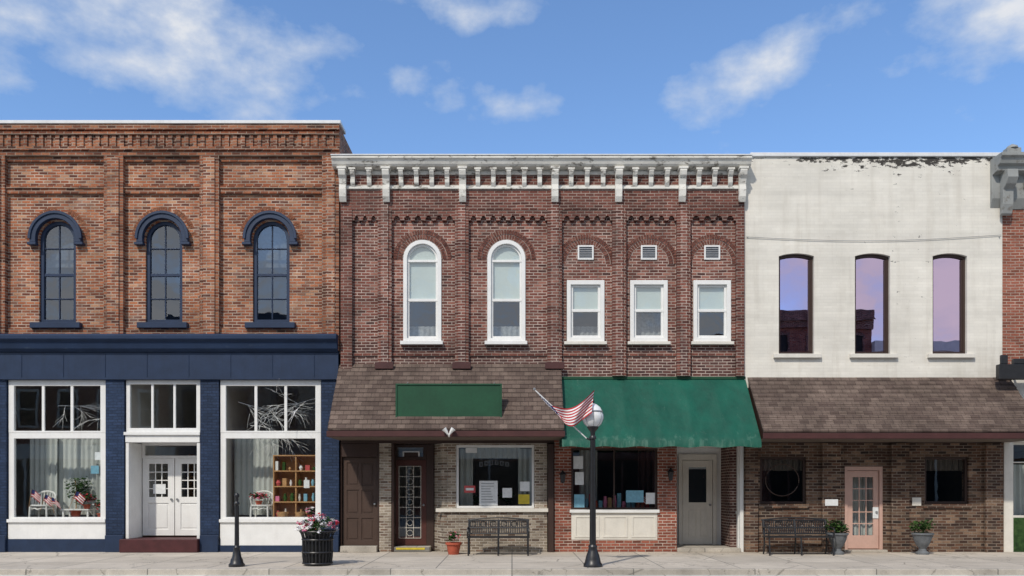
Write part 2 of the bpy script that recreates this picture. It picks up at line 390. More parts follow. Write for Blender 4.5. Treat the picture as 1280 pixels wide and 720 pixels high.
def door(r,x0,x1,z0,z1,y,mat,lites=(),grid=(1,1),panels=(),gm='glass',knob=1):
    W=x1-x0;H=z1-z0
    q=lambda t:(x0+W*t[0],x0+W*t[1],z0+H*t[2],z0+H*t[3])
    plate(r,'door',mat,rect(x0,x1,z0,z1),[rect(*q(t)) for t in list(lites)+list(panels)],y,y+.05,.004)
    for t in panels:
        a,b,c,d=q(t); box(r,'door',mat,a-.005,b+.005,y+.02,y+.04,c-.005,d+.005); box(r,'door',mat,a+.04,b-.04,y+.008,y+.03,c+.04,d-.04,.004)
    for t in lites:
        a,b,c,d=q(t); box(r,'door_glass',gm,a-.005,b+.005,y+.025,y+.03,c-.005,d+.005)
        for i in range(1,grid[0]): xx=a+(b-a)*i/grid[0]; box(r,'door',mat,xx-.012,xx+.012,y+.010,y+.042,c-.003,d+.003)
        for i in range(1,grid[1]): zz=c+(d-c)*i/grid[1]; box(r,'door',mat,a-.003,b+.003,y+.007,y+.045,zz-.012,zz+.012)
    kx=x0+W*(.92 if knob>0 else .08)
    lathe(r,'door_knob','steel',[(.012,-.03),(.03,-.015),(.03,.015),(.012,.03)],kx,y-.03,10,z0+H*.47)
def room(r,x0,x1,y0,y1,z0,z1,mat,fm='floor'):
    box(r,'interior_back_wall',mat,x0,x1,y1,y1+.1,z0,z1)
    box(r,'interior_side_wall',mat,x0,x0+.05,y0,y1-.003,z0,z1); box(r,'interior_side_wall',mat,x1-.05,x1,y0,y1-.003,z0,z1)
    box(r,'interior_floor',fm,x0+.053,x1-.053,y0,y1-.005,z0,z0+.03)
    box(r,'interior_ceiling',mat,x0+.053,x1-.053,y0,y1-.005,z1-.05,z1-.01)
def shell(r,x0,x1,z1,mat,y0=.303,y1=13,par=.35):
    box(r,'side_wall',mat,x0+.004,x0+.25,y0,y1,0,z1-.03); box(r,'side_wall',mat,x1-.25,x1-.004,y0,y1,0,z1-.03)
    box(r,'back_wall',mat,x0+.254,x1-.254,y1-.3,y1,0,z1-.03)
    box(r,'roof','rooftar',x0+.254,x1-.254,y0+.001,y1-.303,z1-par-.15,z1-par)
def shingleroof(r,x0,x1,zt,zb,dep,n=16):
    for i in range(n):
        t0=i/n; t1=(i+1)/n
        ya=-dep*t0; yb=-dep*t1; za=zt+(zb-zt)*t0; zb_=zt+(zb-zt)*t1
        x=x0
        while x<x1-.001:
            xe=min(x1,x+random.uniform(.3,.9)); j=random.uniform(-.009,.009)
            prism(r,'shingles','shingle',[(ya+.0,za-.03),(ya-.004,za+.004),(yb-.012,zb_+.022+j),(yb-.014,zb_+.002+j),(yb,zb_-.03)],x,xe)
            x=xe+.0005
    prism(r,'roof_body','brown',[(0.0,zt-.06),(-dep+.02,zb-.05),(-dep+.02,zb-.17),(0.0,zb-.17)],x0+.02,x1-.02)
    box(r,'fascia','maroon',x0-.02,x1+.02,-dep-.035,-dep+.0,zb-.18,zb-.045,BV)
    box(r,'soffit','soffit',x0+.0,x1-.0,-dep+.003,-.003,zb-.19,zb-.173)
def curtain(r,x0,x1,z0,z1,y,mat,amp=.03,wl=.14):
    bm=bmof(r,'curtain',mat,0,True); n=int((x1-x0)/.02); prev=None
    for i in range(n+1):
        x=x0+(x1-x0)*i/n; yy=y+amp*math.sin(2*PI*x/wl+math.sin(x*3))
        c=(bm.verts.new((x,yy,z0)),bm.verts.new((x,yy+amp*.3,z1)))
        if prev: bm.faces.new((prev[0],c[0],c[1],prev[1]))
        prev=c

# =================================================================== LEFT BUILDING
A=root('brick_commercial_building',(X(200),0,0))
ax0,ax1=X(-140),X(426)
TP=Z(159)
wins=[-62,72,205,339]
holes=[arch(X(c-23),X(c+23),Z(404),Z(276)) for c in wins]
plate(A,'brick_wall','brickA',rect(ax0,ax1,4.95,TP),holes,0,.3)
shell(A,ax0,ax1,TP,'brickA')
box(A,'interior_back_wall','dark',ax0+.26,ax1-.26,.9,.95,4.9,9)  # near-black sheet close behind the panes, room darkness put into its colour
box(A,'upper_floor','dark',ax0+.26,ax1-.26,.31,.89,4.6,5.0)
box(A,'parapet_coping','metalw',ax0,X(428),-.22,.42,TP,TP+.08,BV)
pil=[(-140,-110),(-10,10),(133,157),(252,276),(404,425)]
for a,b in pil: box(A,'pilaster','brickAd',X(a),X(b),-.13,-.0,5.02,Z(197))
for a,b in pil: box(A,'pilaster','brickA',X(a)+.1,X(b)-.1,-.16,-.128,5.02,Z(200))
box(A,'frieze','brickAd',ax0,ax1,-.135,0,Z(197)+.002,TP-.002)
box(A,'corbel_band','brickAd',ax0,ax1,-.19,-.133,Z(166),TP-.004)
box(A,'corbel_band','brickAd',ax0,ax1,-.20,-.133,Z(172),Z(169))
box(A,'corbel_band','brickAd',ax0,ax1,-.18,-.133,Z(191),Z(187))
p=-136
while p<422:
    box(A,'dentils','brickAd',X(p),X(p+5),-.175,-.133,Z(187)+.003,Z(172)-.003); p+=10
for (a,b),(c,d) in zip(pil,pil[1:]):
    box(A,'panel_ledge','brickAd',X(b)+.002,X(c)-.002,-.07,0,Z(243),Z(237))
    box(A,'panel_ledge','brickAd',X(b)+.002,X(c)-.002,-.10,0,Z(237)+.002,Z(234))
    box(A,'panel_ledge','brickAd',X(b)+.002,X(c)-.002,-.06,0,Z(203),Z(197)-.002)
    box(A,'sill_course','brickAd',X(b)+.002,X(c)-.002,-.05,0,Z(418),Z(411))
for c in wins:
    xc=X(c); zc=Z(299)
    plate(A,'window_hood','navy',ringpoly(xc,zc,.64,.49,.10),[],-.12,-.002,.012)
    plate(A,'window_hood','navy',ringpoly(xc,zc,.67,.60,.02),[],-.15,-.122,.01)
    for s in(-1,1): box(A,'window_hood','navy',xc+s*.47,xc+s*.69,-.14,-.004,zc-.17,zc-.103,BV)
    o=arch(X(c-23)+.003,X(c+23)-.003,Z(404)+.003,Z(276)-.003); i=arch(X(c-23)+.09,X(c+23)-.09,Z(404)+.1,Z(276)-.09)
    plate(A,'window_frame','navy',o,[i],.05,.16,BV)
    box(A,'window_frame','navy',xc-.014,xc+.014,.075,.13,Z(403)+.1,Z(276)-.09)
    for q,h in ((310,.014),(343,.035),(373,.014)): box(A,'window_frame','navy',X(c-23)+.08,X(c+23)-.08,.07,.134,Z(q)-h,Z(q)+h)
    plate(A,'window_glass','glassu',arch(X(c-23)+.08,X(c+23)-.08,Z(404)+.09,Z(276)-.08),[],.10,.106)
    box(A,'window_sill','navy',X(c-31),X(c+31),-.14,.12,Z(411),Z(404)+.0,BV)
    if c!=205: box(A,'upper_sash_plate','lace',X(c-22),X(c+22),.32,.33,Z(330),Z(278))
    vouss(A,'brick_arch','vousA',xc,zc,.69,.81,-.004,.02,26)
prism(A,'storefront_cornice','navyc',[(0,5.42),(-.30,5.40),(-.34,5.36),(-.34,5.27),(-.26,5.20),(-.22,5.05),(-.14,4.98),(0,4.98)],ax0,X(424),.008)
box(A,'storefront_fascia','navy',ax0,X(424),-.10,.3,Z(475)+.0,4.978,.01)
for k in range(-3,9): 
    xx=X(30+k*52); 
    if xx<X(420): box(A,'storefront_fascia','navy',xx-.01,xx+.01,-.112,-.1,4.36,4.94)
zst=Z(475)-.002
for a,b in ((-140,9),(133,156),(251,274),(402,424)):
    box(A,'storefront_pier','brickN',X(a),X(b),-.04,.32,0,zst)
    box(A,'pier_base','navy',X(a)-.0,X(b)+.0,-.09,-.042,0,.42,.01)
box(A,'plinth','navy',X(9)+.002,X(133)-.002,-.02,.3,0,Z(674)-.002); box(A,'plinth','navy',X(274)+.002,X(402)-.002,-.02,.3,0,Z(682)-.002)
for a,b,zb in ((10,132,674),(275,401,682)):
    x0,x1=X(a),X(b)
    box(A,'stall_riser','wtrim',x0,x1,.0,.12,Z(zb),Z(652)-.002,BV)
    box(A,'stall_riser','wtrim',x0-.01,x1+.01,-.05,.1,Z(653),Z(649),BV)
    win(A,x0,x1,Z(649)+.002,Z(541)-.002,.02,.14,'wtrim','glass',fwb=.05)
    win(A,x0,x1,Z(541),zst,.015,.14,'wtrim','glass',vb=(1/3,2/3),bar=.07,fwb=.05)
x0,x1=X(157),X(250)
win(A,x0,x1,Z(540),zst,.02,.1,'wtrim','glass',vb=(1/3,2/3),bar=.06)
box(A,'entrance_header','wtrim',x0,x1,-.02,.2,Z(553),Z(540)-.002,BV)
box(A,'entrance_header','wtrim',x0-.02,x1+.02,-.07,-.021,Z(544),Z(540)-.004,BV)
box(A,'entrance_jamb','wtrim',x0,x0+.08,0,.74,.33,Z(553)-.002,BV); box(A,'entrance_jamb','wtrim',x1-.08,x1,0,.74,.33,Z(553)-.002,BV)
box(A,'entrance_soffit','wtrim',x0+.082,x1-.082,.2,.9,Z(553)+.03,Z(553)+.06)
dz0,dz1=.37,Z(573,.7)
door(A,x0+.10,(x0+x1)/2-.01,dz0,dz1,.7,'wtrim',[(.2,.8,.5,.93)],(3,4),[(.18,.82,.08,.42)])
door(A,(x0+x1)/2+.01,x1-.10,dz0,dz1,.7,'wtrim',[(.2,.8,.5,.93)],(3,4),[(.18,.82,.08,.42)],knob=-1)
box(A,'paper_sign','paper',x0+.38,x0+.7,.692,.697,1.45,1.7)
win(A,x0+.083,x1-.083,dz1+.003,Z(553)+.03,.7,.07,'wtrim','glass')
box(A,'door_step','step',X(154),X(251),-.22,.9,.0,.33,.015); 
room(A,ax0+.26,X(422),.95,4.6,.3,4.85,'room')
box(A,'interior_side_wall','room',X(134),X(156),.33,4.5,.3,4.85) ; box(A,'interior_side_wall','room',X(252),X(273),.33,4.5,.3,4.85)
box(A,'display_floor','room',X(9),X(133),.15,.945,.5,Z(649)-.01); box(A,'display_floor','room',X(274),X(402),.15,.945,.5,Z(649)-.01)
curtain(A,X(14),X(50),.9,Z(541),.78,'curtain'); curtain(A,X(100),X(130),.9,Z(541),.80,'curtain'); curtain(A,X(46),X(105),.9,Z(543),.88,'curtain',.02)
curtain(A,X(278),X(336),.9,Z(543),.85,'curtain',.02)
tube(A,'curtain_rod','steel',[(X(12),.82,Z(541)),(X(131),.82,Z(541))],.012)
def branch(r,p,d,L,depth):
    pts=[Vector(p)]
    for i in range(5):
        d=(d+Vector([random.uniform(-.25,.25),random.uniform(-.1,.1),random.uniform(-.25,.2)])).normalized(); pts.append(pts[-1]+d*L/5)
    tube(r,'branches','branch',pts,[.010*(1-.13*i)*(.75**(2-depth)) for i in range(6)],5)
    if depth:
        for _ in range(6):
            q=pts[random.randint(1,4)]; dd=(d+Vector([random.uniform(-1,1),random.uniform(-.3,.3),random.uniform(-.8,.5)])).normalized(); branch(r,q,dd,L*.6,depth-1)
BR=root('hanging_branch_display',(X(338),.5,Z(515)))
for st in (((X(290),.45,Z(500)),(1,0,-.15),1.3),((X(392),.45,Z(495)),(-1,0,-.2),1.3),((X(305),.5,Z(530)),(1,0,.1),1.2)): branch(BR,st[0],Vector(st[1]),st[2],2)
BR2=root('hanging_branch_display',(X(70),.5,Z(515)))
branch(BR2,(X(60),.45,Z(505)),Vector((1,0,-.1)),.9,2); branch(BR2,(X(120),.45,Z(520)),Vector((-1,0,0)),.8,1)
def garden_chair(xc,y,z):
    r=root('white_garden_chair',(xc,y,z))
    for sx in(-.22,.22):
        for sy in(-.2,.2): tube(r,'leg','wtrim',[(xc+sx,y+sy,z),(xc+sx*.95,y+sy*.95,z+.32)],.022)
    lathe(r,'seat','wtrim',[(.26,.32),(.28,.34),(.26,.36)],xc,y,16,z)
    tube(r,'apron','wtrim',[(xc+.26*math.cos(2*PI*i/24),y+.22*math.sin(2*PI*i/24),z+.26+.02*math.sin(i*2)) for i in range(25)],.016,6)
    for i in range(13):
        a=PI*i/12; tube(r,'backrest','wtrim',[(xc+.26*math.cos(a),y+.18*math.sin(a),z+.35),(xc+.30*math.cos(a),y+.2*math.sin(a)+.03,z+.5+.2*math.sin(a))],.014,6)
    tube(r,'top_rail','wtrim',[(xc+.30*math.cos(PI*i/12),y+.2*math.sin(PI*i/12)+.03,z+.5+.2*math.sin(PI*i/12)) for i in range(13)],.026)
zd=Z(649)-.005
garden_chair(X(40),.45,zd); garden_chair(X(320),.45,zd)
def handflag(xc,y,z,lean,s=1):
    r=root('small_american_flag',(xc,y,z)); h=.5*s
    tube(r,'stick','tan',[(xc,y,z),(xc+lean*h,y,z+h)],.005,6)
    fx=xc+lean*h; N=8
    # cloth hanging from a leaning stick, in drooping columns
    for c in range(N):
        u0=c/N; u1=(c+1)/N
        for i in range(7):
            def P(u,k): return (fx+.26*s*u-lean*.03*k, y+.02*math.sin(u*7), z+h-.028*s*k-.14*s*u*u-.05*s*u)
            m='blup' if (i<4 and c<3) else ('redp' if i%2==0 else 'whp')
            bm=bmof(r,'cloth_'+{'blup':'canton','redp':'red','whp':'white'}[m],m); bm.faces.new([bm.verts.new(q) for q in (P(u0,i),P(u0,i+1),P(u1,i+1),P(u1,i))])
handflag(X(30),.20,zd+.3,.15,.9); handflag(X(44),.22,zd+.22,.3,.8); handflag(X(80),.22,zd+.25,.4,.9); handflag(X(62),.2,zd+.15,-.2,.8)
def table(xc,y,z,w=.5,h=.3):
    r=root('display_table',(xc,y,z)); box(r,'top','wtrim',xc-w/2,xc+w/2,y-.2,y+.2,z+h,z+h+.03)
    for sx in(-1,1):
        for sy in(-1,1): box(r,'leg','wtrim',xc+sx*(w/2-.04)-.02,xc+sx*(w/2-.04)+.02,y+sy*.15-.02,y+sy*.15+.02,z,z+h)
table(X(85),.5,zd,.7,.22)
def potted(name,xc,y,z,h,rad,n,potm='terra',pr=.13,ph=.22,leafs=.09,fl=None,nf=0,trunk=True):
    r=root(name,(xc,y,z))
    lathe(r,'pot',potm,[(pr*.7,0),(pr*.72,.01),(pr*.95,ph*.8),(pr*1.1,ph*.82),(pr*1.1,ph),(pr*.95,ph),(pr*.9,ph*.9)],xc,y,20,z)
    if trunk: tube(r,'stem','tan',[(xc,y,z+ph*.8),(xc+.02,y,z+ph+h*.5),(xc-.02,y,z+ph+h*.8)],.012,6)
    for k in range(6):
        leaves(r,'leaves','leafd' if k%2 else 'leaf',(xc+random.uniform(-.5,.5)*rad,y+random.uniform(-.3,.3)*rad,z+ph+h*random.uniform(.35,.8)),(rad*.6,rad*.5,h*.3),n//6,leafs)
    if fl:
        for m in fl: leaves(r,'flowers',m,(xc,y,z+ph+h*.6),(rad,rad*.8,h*.45),nf,leafs*.8)
    return r
potted('potted_ficus',X(78),.62,zd,.95,.34,520,leafs=.08)
potted('flowering_plant',X(98),.4,zd+.25,.25,.24,90,fl=['flr','flp'],nf=35,trunk=False,pr=.09,ph=.12)
potted('flowering_plant',X(116),.4,zd,.3,.2,90,fl=['flr','flw'],nf=30,trunk=False,pr=.09,ph=.14)
potted('flowering_plant',X(318),.36,zd+.36,.2,.26,90,fl=['flr','flp'],nf=45,trunk=False,pr=.09,ph=.1)
H=root('display_hutch',(X(368),.6,zd)); hx0,hx1=X(336),X(394); hz1=Z(568)
box(H,'back','tan',hx0,hx1,.70,.72,zd,hz1); box(H,'side','tan',hx0,hx0+.03,.35,.698,zd,hz1); box(H,'side','tan',hx1-.03,hx1,.35,.698,zd,hz1); box(H,'side','tan',(hx0+hx1)/2-.015,(hx0+hx1)/2+.015,.35,.698,zd,hz1-.01)
cols=['paper','terra','paperb','tan','flw','room','leaf','paperp','wtrim','flp','brownd']
for k in range(5):
    zz=zd+.02+k*(hz1-zd-.05)/4; box(H,'shelf','tan',hx0+.032,hx1-.032,.33,.697,zz,zz+.03)
    if k<4:
        x=hx0+.06
        while x<hx1-.14:
            w=random.uniform(.06,.12); hh=random.uniform(.1,.28)
            if abs(x+w/2-(hx0+hx1)/2)<.08: x+=.05; continue
            if random.random()<.4: box(H,'wares',random.choice(cols),x,x+w,.36,.46,zz+.031,zz+.031+hh)
            else: lathe(H,'vases',random.choice(cols),[(w*.3,0),(w*.55,hh*.4),(w*.3,hh*.7),(w*.4,hh*.8)],x+w/2,.42,12,zz+.031)
            x+=w+random.uniform(.04,.12)
potted('flowering_plant',X(384),.3,zd,.2,.15,60,fl=['flp','flw'],nf=30,trunk=False,pr=.08,ph=.1)
for k,(px,w_) in enumerate(((350,.3),(372,.26))):
    Bk=root('wicker_basket',(X(px),.25,zd)); lathe(Bk,'basket','tan',[(w_*.35,0),(w_*.5,.16),(w_*.52,.18),(w_*.46,.18),(w_*.4,.1)],X(px),.24,18,zd)
C2=root('shop_shelf',(X(200),3.5,.33))
for k in range(4): box(C2,'shelf','tan',X(165),X(245),3.6,4,.9+k*.5,.94+k*.5)
box(C2,'side','tan',X(165)-.05,X(165)-.002,3.6,4,.33,2.6); box(C2,'side','tan',X(245)+.002,X(245)+.05,3.6,4,.33,2.6)
for a,b,q,m in ((117,126,565,'paper'),(112,122,582,'paperb'),(379,386,600,'paper')):
    box(A,'window_notice',m,X(a),X(b),.058,.061,Z(q+10),Z(q))

# =================================================================== MIDDLE BUILDING
B=root('brick_commercial_building',(X(680),0,0))
bx0,bx1=X(426)+.003,X(929.5)
def awin(c): return arch(X(c-24),X(c+24),Z(428),Z(300))
holes=[awin(528),awin(633)]+[rect(X(c-24),X(c+24),Z(428),Z(350)) for c in(732,811,890)]
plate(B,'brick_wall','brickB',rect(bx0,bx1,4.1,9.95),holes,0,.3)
shell(B,bx0,bx1,9.95,'brickB')
box(B,'interior_back_wall','dark',bx0+.26,bx1-.26,1.0,1.05,4.2,9); box(B,'upper_floor','dark',bx0+.26,bx1-.26,.34,.99,4.3,4.9)  # dark sheet behind the upper windows, coloured to read as an unlit room
pil=[(427,441),(473,490),(569,586),(684,702),(765,782),(845,862),(919,929)]
for a,b in pil:
    zb=4.39
    box(B,'pilaster','brickBd',X(a),X(b),-.11,0,zb,9.4)
    if a not in(427,919): box(B,'pilaster','brickB',X(a)+.08,X(b)-.08,-.135,-.108,zb,9.3)
    if a in(473,569,684): box(B,'pilaster_base','maroon',X(a)-.06,X(b)+.06,-.19,-.138,4.55,4.72,.01)
for (a,b),(c,d) in zip(pil,pil[1:]):
    x0,x1=X(b)+.002,X(c)-.002
    box(B,'corbel_band','brickBd',x0,x1,-.105,0,Z(264),9.4)
    box(B,'corbel_band','brickBd',x0,x1,-.09,0,Z(268),Z(264)-.002)
    n=3 if x1-x0<1 else max(3,int((x1-x0)/.24))
    st=(x1-x0)/n
    for i in range(n):
        xm=x0+st*i
        outer=[(xm,Z(268)-.003),(xm,Z(277))]+[(xm+.05,Z(277))]+[(xm+st/2-(st/2-.05)*math.cos(PI*k/8),Z(277)+ (.12)*math.sin(PI*k/8)) for k in range(9)]+[(xm+st,Z(277)),(xm+st,Z(268)-.003)]
        pts=[]
        for q in outer:
            if not pts or (abs(q[0]-pts[-1][0])+abs(q[1]-pts[-1][1]))>1e-4: pts.append(q)
        plate(B,'corbel_arches','brickBd',pts,[],-.088,-.001)
    box(B,'string_course','brickBd',x0,x1,-.03,0,Z(445),Z(441))
for c in(528,633):
    xc=X(c); zc=Z(324)
    vouss(B,'brick_arch','vouss',xc,zc,.50,.61,-.012,.01,26); vouss(B,'brick_arch','vouss',xc,zc,.625,.73,-.02,.01,32)
    plate(B,'mortar_bed','mortar',ringpoly(xc,zc,.735,.49),[],-.004,.004)
    o=arch(X(c-24)+.003,X(c+24)-.003,Z(428)+.003,Z(300)-.003); i=arch(X(c-24)+.1,X(c+24)-.1,Z(428)+.1,Z(300)-.1)
    plate(B,'window_frame','wtrim',o,[i],-.03,.12,BV)
    o=arch(X(c-24)+.1,X(c+24)-.1,Z(428)+.1,Z(300)-.1); i=arch(X(c-24)+.15,X(c+24)-.15,Z(428)+.16,Z(300)-.15)
    plate(B,'window_sash','wtrim',o,[i],.03,.1,BV)
    for q,h in((375,.035),(326,.03)): box(B,'window_sash','wtrim',X(c-24)+.1,X(c+24)-.1,.02,.11,Z(q)-h,Z(q)+h,BV)
    plate(B,'window_glass','glassu',arch(X(c-24)+.12,X(c+24)-.12,Z(428)+.12,Z(300)-.12),[],.06,.066)
    plate(B,'upper_sash_plate','sashpale',arch(X(c-24)+.11,X(c+24)-.11,Z(374),Z(300)-.11),[],.105,.11)  # plate behind the upper sash carries its pale reflection as colour
    curtain(B,X(c-24),X(c+24),Z(428),Z(404),.40,'lacew',.015)
    box(B,'window_sill','wtrim',X(c-27),X(c+26),-.13,.05,Z(431.5),Z(427),BV)
for c in(732,811,890):
    xc=X(c); zc=Z(330)
    vouss(B,'brick_arch','vouss',xc,zc,.50,.61,-.012,.01,26); vouss(B,'brick_arch','vouss',xc,zc,.625,.73,-.02,.01,32)
    plate(B,'mortar_bed','mortar',ringpoly(xc,zc,.735,.49),[],-.004,.004)
    plate(B,'vent','wtrim',rect(X(c-10),X(c+10),Z(325),Z(307)),[rect(X(c-8),X(c+8),Z(323),Z(309))],-.03,.0,.004)
    box(B,'vent_back','navy',X(c-8),X(c+8),-.008,-.002,Z(323),Z(309))
    for k in range(5): zz=Z(322.5)+k*.053; prism(B,'vent_louvre','steel',[(-.026,zz),(-.026,zz+.012),(-.01,zz+.034),(-.01,zz+.022)],X(c-8),X(c+8))
    x0,x1=X(c-23.5),X(c+23.5)
    plate(B,'window_frame','wtrim',rect(x0,x1,Z(427.5),Z(350.5)),[rect(x0+.1,x1-.1,Z(427)+.1,Z(350)-.12)],-.03,.12,BV)
    plate(B,'window_sash','wtrim',rect(x0+.1,x1-.1,Z(427)+.1,Z(350)-.12),[rect(x0+.16,x1-.16,Z(427)+.16,Z(350)-.17)],.03,.1,BV)
    box(B,'window_sash','wtrim',x0+.1,x1-.1,.02,.11,Z(388)-.035,Z(388)+.035,BV)
    box(B,'window_glass','glassu',x0+.12,x1-.12,.06,.066,Z(427)+.12,Z(350)-.13)
    box(B,'upper_sash_plate','sashpale',x0+.11,x1-.11,.105,.11,Z(387),Z(350)-.13);  # pale reflection of the upper pane, given as a coloured plate
    if c==811: curtain(B,x0,x1,Z(428),Z(388),.40,'lacew',.015)
    if c==732: curtain(B,x0,x1,Z(428),Z(404),.40,'lacew',.015)
    box(B,'window_sill','ctrim',X(c-27),X(c+26),-.13,.05,Z(431.5),Z(427.6),BV)
# cornice
cx0,cx1=X(414,-.4),X(940,-.4)
zt=Z(194,-.42)
prism(B,'cornice','corn',[(.3,zt),(-.42,zt),(-.42,zt-.06),(-.38,zt-.09),(-.34,zt-.18),(-.30,zt-.22),(-.10,zt-.24),(0,zt-.25),(0,zt-.32),(.3,zt-.32)],cx0,cx1,.004)
box(B,'cornice_flashing','metalw',cx0-.01,cx1+.01,-.44,.32,zt+.001,zt+.025)
fz0,fz1=Z(237,-.1),zt-.242
box(B,'cornice_frieze','corn',bx0,bx1,-.10,-.0,fz0,fz1,BV); box(B,'cornice_moulding','corn',bx0,bx1,-.15,-.102,fz0,fz0+.09,.01)
box(B,'cornice_moulding','corn',bx0,bx1,-.13,-.102,fz1-.12,fz1-.03,.01)
big=[420,482,578,694,774,854,933]
for p in big:
    xc=X(p,-.3); w=.085; zb=Z(252,-.2)
    if xc<bx0+.1: xc=bx0+.09
    if xc>bx1-.1: xc=bx1-.09
    prism(B,'large_bracket','corn',[(-.152,fz1),(-.36,fz1),(-.37,fz1-.10),(-.34,fz1-.2),(-.28,fz1-.26),(-.24,fz1-.40),(-.26,fz1-.52),(-.24,zb+.12),(-.18,zb),(-.152,zb)],xc-w,xc+w,BV)
    box(B,'large_bracket','corn',xc-w-.03,xc+w+.03,-.38,-.152,fz1-.06,fz1-.004,BV)
for a,b in zip(big,big[1:]):
    n=max(2,round((b-a)/19)); 
    for i in range(1,n):
        xc=X(a+(b-a)*i/n,-.2); w=.055
        prism(B,'small_bracket','corn',[(-.152,fz1),(-.28,fz1),(-.29,fz1-.08),(-.25,fz1-.16),(-.21,fz1-.2),(-.20,fz1-.34),(-.155,fz1-.42)],xc-w,xc+w,.004)
        box(B,'small_bracket','corn',xc-w-.03,xc+w+.03,-.30,-.152,fz1-.05,fz1-.003,.004)
# --- left shop (brown)
shingleroof(B,X(424)+.01,X(697)-.02+.1,4.70,2.98,1.3,15)
box(B,'storefront_lintel','brown',bx0,X(693),.0,.3,2.72,4.097)
def pier(a,b,mat='brickG',y=0,d=.3,z1=2.718,z0=0): box(B,'storefront_brick',mat,X(a),X(b),y,d,z0,z1)
box(B,'door_surround','brown',bx0,X(427),-.01,.3,0,2.716,BV); box(B,'door_surround','brown',X(472),X(474),-.01,.3,0,2.716); box(B,'door_surround','brown',X(427)+.002,X(472)-.002,.0,.3,Z(571),2.716,BV)
door(B,X(427)+.01,X(472)-.01,.16,Z(571)-.01,.08,'brownd',[],(1,1),[(.12,.46,.68,.94),(.54,.88,.68,.94),(.12,.46,.36,.63),(.54,.88,.36,.63),(.12,.46,.06,.31),(.54,.88,.06,.31)])
box(B,'door_step','kerb',bx0+.01,X(472),-.15,.3,0,.155,.01)
pier(474,489)
rx0,rx1=X(489),X(537); ry=.45
box(B,'entry_side','brown',rx0+.01,rx0+.06,.01,.7,0,2.716)
door(B,X(492,ry)-.0,X(533,ry),.14,Z(575,ry),ry,'doorred',[(.17,.83,.1,.93)],(1,1),[])
gx0,gx1=X(492,ry)+.14,X(533,ry)-.14; gz0,gz1=.32,Z(575,ry)-.16
for i in range(4): xx=gx0+(gx1-gx0)*i/3; tube(B,'door_grille','ctrim',[(xx,ry-.012,gz0),(xx,ry-.012,gz1)],.007,6)
for i in range(8): zz=gz0+(gz1-gz0)*i/7; tube(B,'door_grille','ctrim',[(gx0,ry-.014,zz),(gx1,ry-.014,zz)],.007,6)
for i in range(7):
    zz=gz0+(gz1-gz0)*(i+.5)/7; rr=.075; tube(B,'door_grille','ctrim',[((gx0+gx1)/2+rr*math.cos(2*PI*k/16),ry-.014,zz+rr*math.sin(2*PI*k/16)) for k in range(17)],.006,5)
win(B,X(492,ry),X(533,ry),Z(575,ry)+.003,2.716,ry,.08,'brown','glass'); box(B,'transom_sign','paper',X(500),X(522),ry+.02,ry+.03,2.34,2.54); box(B,'transom_sign_face','brown',X(502),X(520),ry+.016,ry+.0195,2.37,2.51)
box(B,'threshold','kerb',X(490)+.05,X(537),.0,.44,.0,.125,.01); box(B,'yellow_edge','yellow',X(495),X(531),-.012,-.001,.06,.11)
box(B,'entry_jamb','brown',X(533,ry)+.002,X(537)+.06,ry-.02,ry+.1,0,2.716)
bm=bmof(B,'angled_wall','brickG'); p=[(X(537)+.06,.5),(X(553),.0),(X(553)+.12,.02),(X(537)+.18,.5)]
a=[bm.verts.new((x,y,0)) for x,y in p]; b=[bm.verts.new((x,y,2.716)) for x,y in p]
bm.faces.new(a[::-1]); bm.faces.new(b)
for i in range(4): bm.faces.new((a[i],a[(i+1)%4],b[(i+1)%4],b[i]))
WT_=Z(556)
plate(B,'storefront_brick','brickG',rect(X(553)+.125,X(684),0,2.718),[rect(X(570),X(668),Z(636),WT_)],.01,.3)
box(B,'storefront_sill','ctrim',X(545),X(686),-.06,.008,Z(640),Z(635.5),BV)
win(B,X(570)+.003,X(668)-.003,Z(635.5),WT_-.003,.03,.06,'wtrim','glass')
box(B,'storefront_post','brown',X(685),X(692),-.08,.3,0,2.7,BV)
for a,b,q,s,m in ((580,594,607,616,'paperp'),(599,622,601,632,'paper'),(628,640,610,622,'paper'),(648,662,618,630,'yellow'),(582,596,560,566,'paper'),(650,662,602,614,'paper')):
    box(B,'window_notice',m,X(a),X(b),.055,.06,Z(s),Z(q))
box(B,'notice_text','paper',X(582),X(592),.052,.054,Z(613),Z(610))
for k in range(8): box(B,'notice_text','steel',X(601.5),X(601.5+random.uniform(11,18)),.052,.054,Z(604+k*3.3+.9),Z(604+k*3.3))
for k in range(6):
    cx=599+k*6.5; zc=578-3*math.sin(PI*(k+.5)/6)
    plate(B,'window_lettering','lace',rect(X(cx),X(cx+4.4),Z(zc+6),Z(zc)),[rect(X(cx+1.4),X(cx+3.2),Z(zc+4.7),Z(zc+1.4))],.058,.060)
room(B,bx0+.26,X(690),1.3,4,.05,2.71,'room')
curtain(B,X(572),X(590),Z(634),Z(560),.45,'curtain'); curtain(B,X(648),X(668),Z(634),Z(560),.5,'curtain'); curtain(B,X(588),X(650),Z(572),Z(556),.5,'curtain',.02)
RT=root('round_cafe_table',(X(615),1.2,0)); lathe(RT,'top','wtrim',[(.4,.95),(.42,.97),(.4,.99)],X(615),1.2,24); lathe(RT,'pedestal','black',[(.2,.05),(.04,.1),(.04,.95)],X(615),1.2,14)
box(B,'window_shelf','tan',X(575),X(665),.35,.65,.96,1.0)
potted('potted_fern',X(634),.5,1.0,.35,.22,220,leafs=.08,trunk=False,pr=.1,ph=.15)
potted('potted_fern',X(596),.5,1.0,.3,.18,160,leafs=.07,trunk=False,pr=.09,ph=.14)
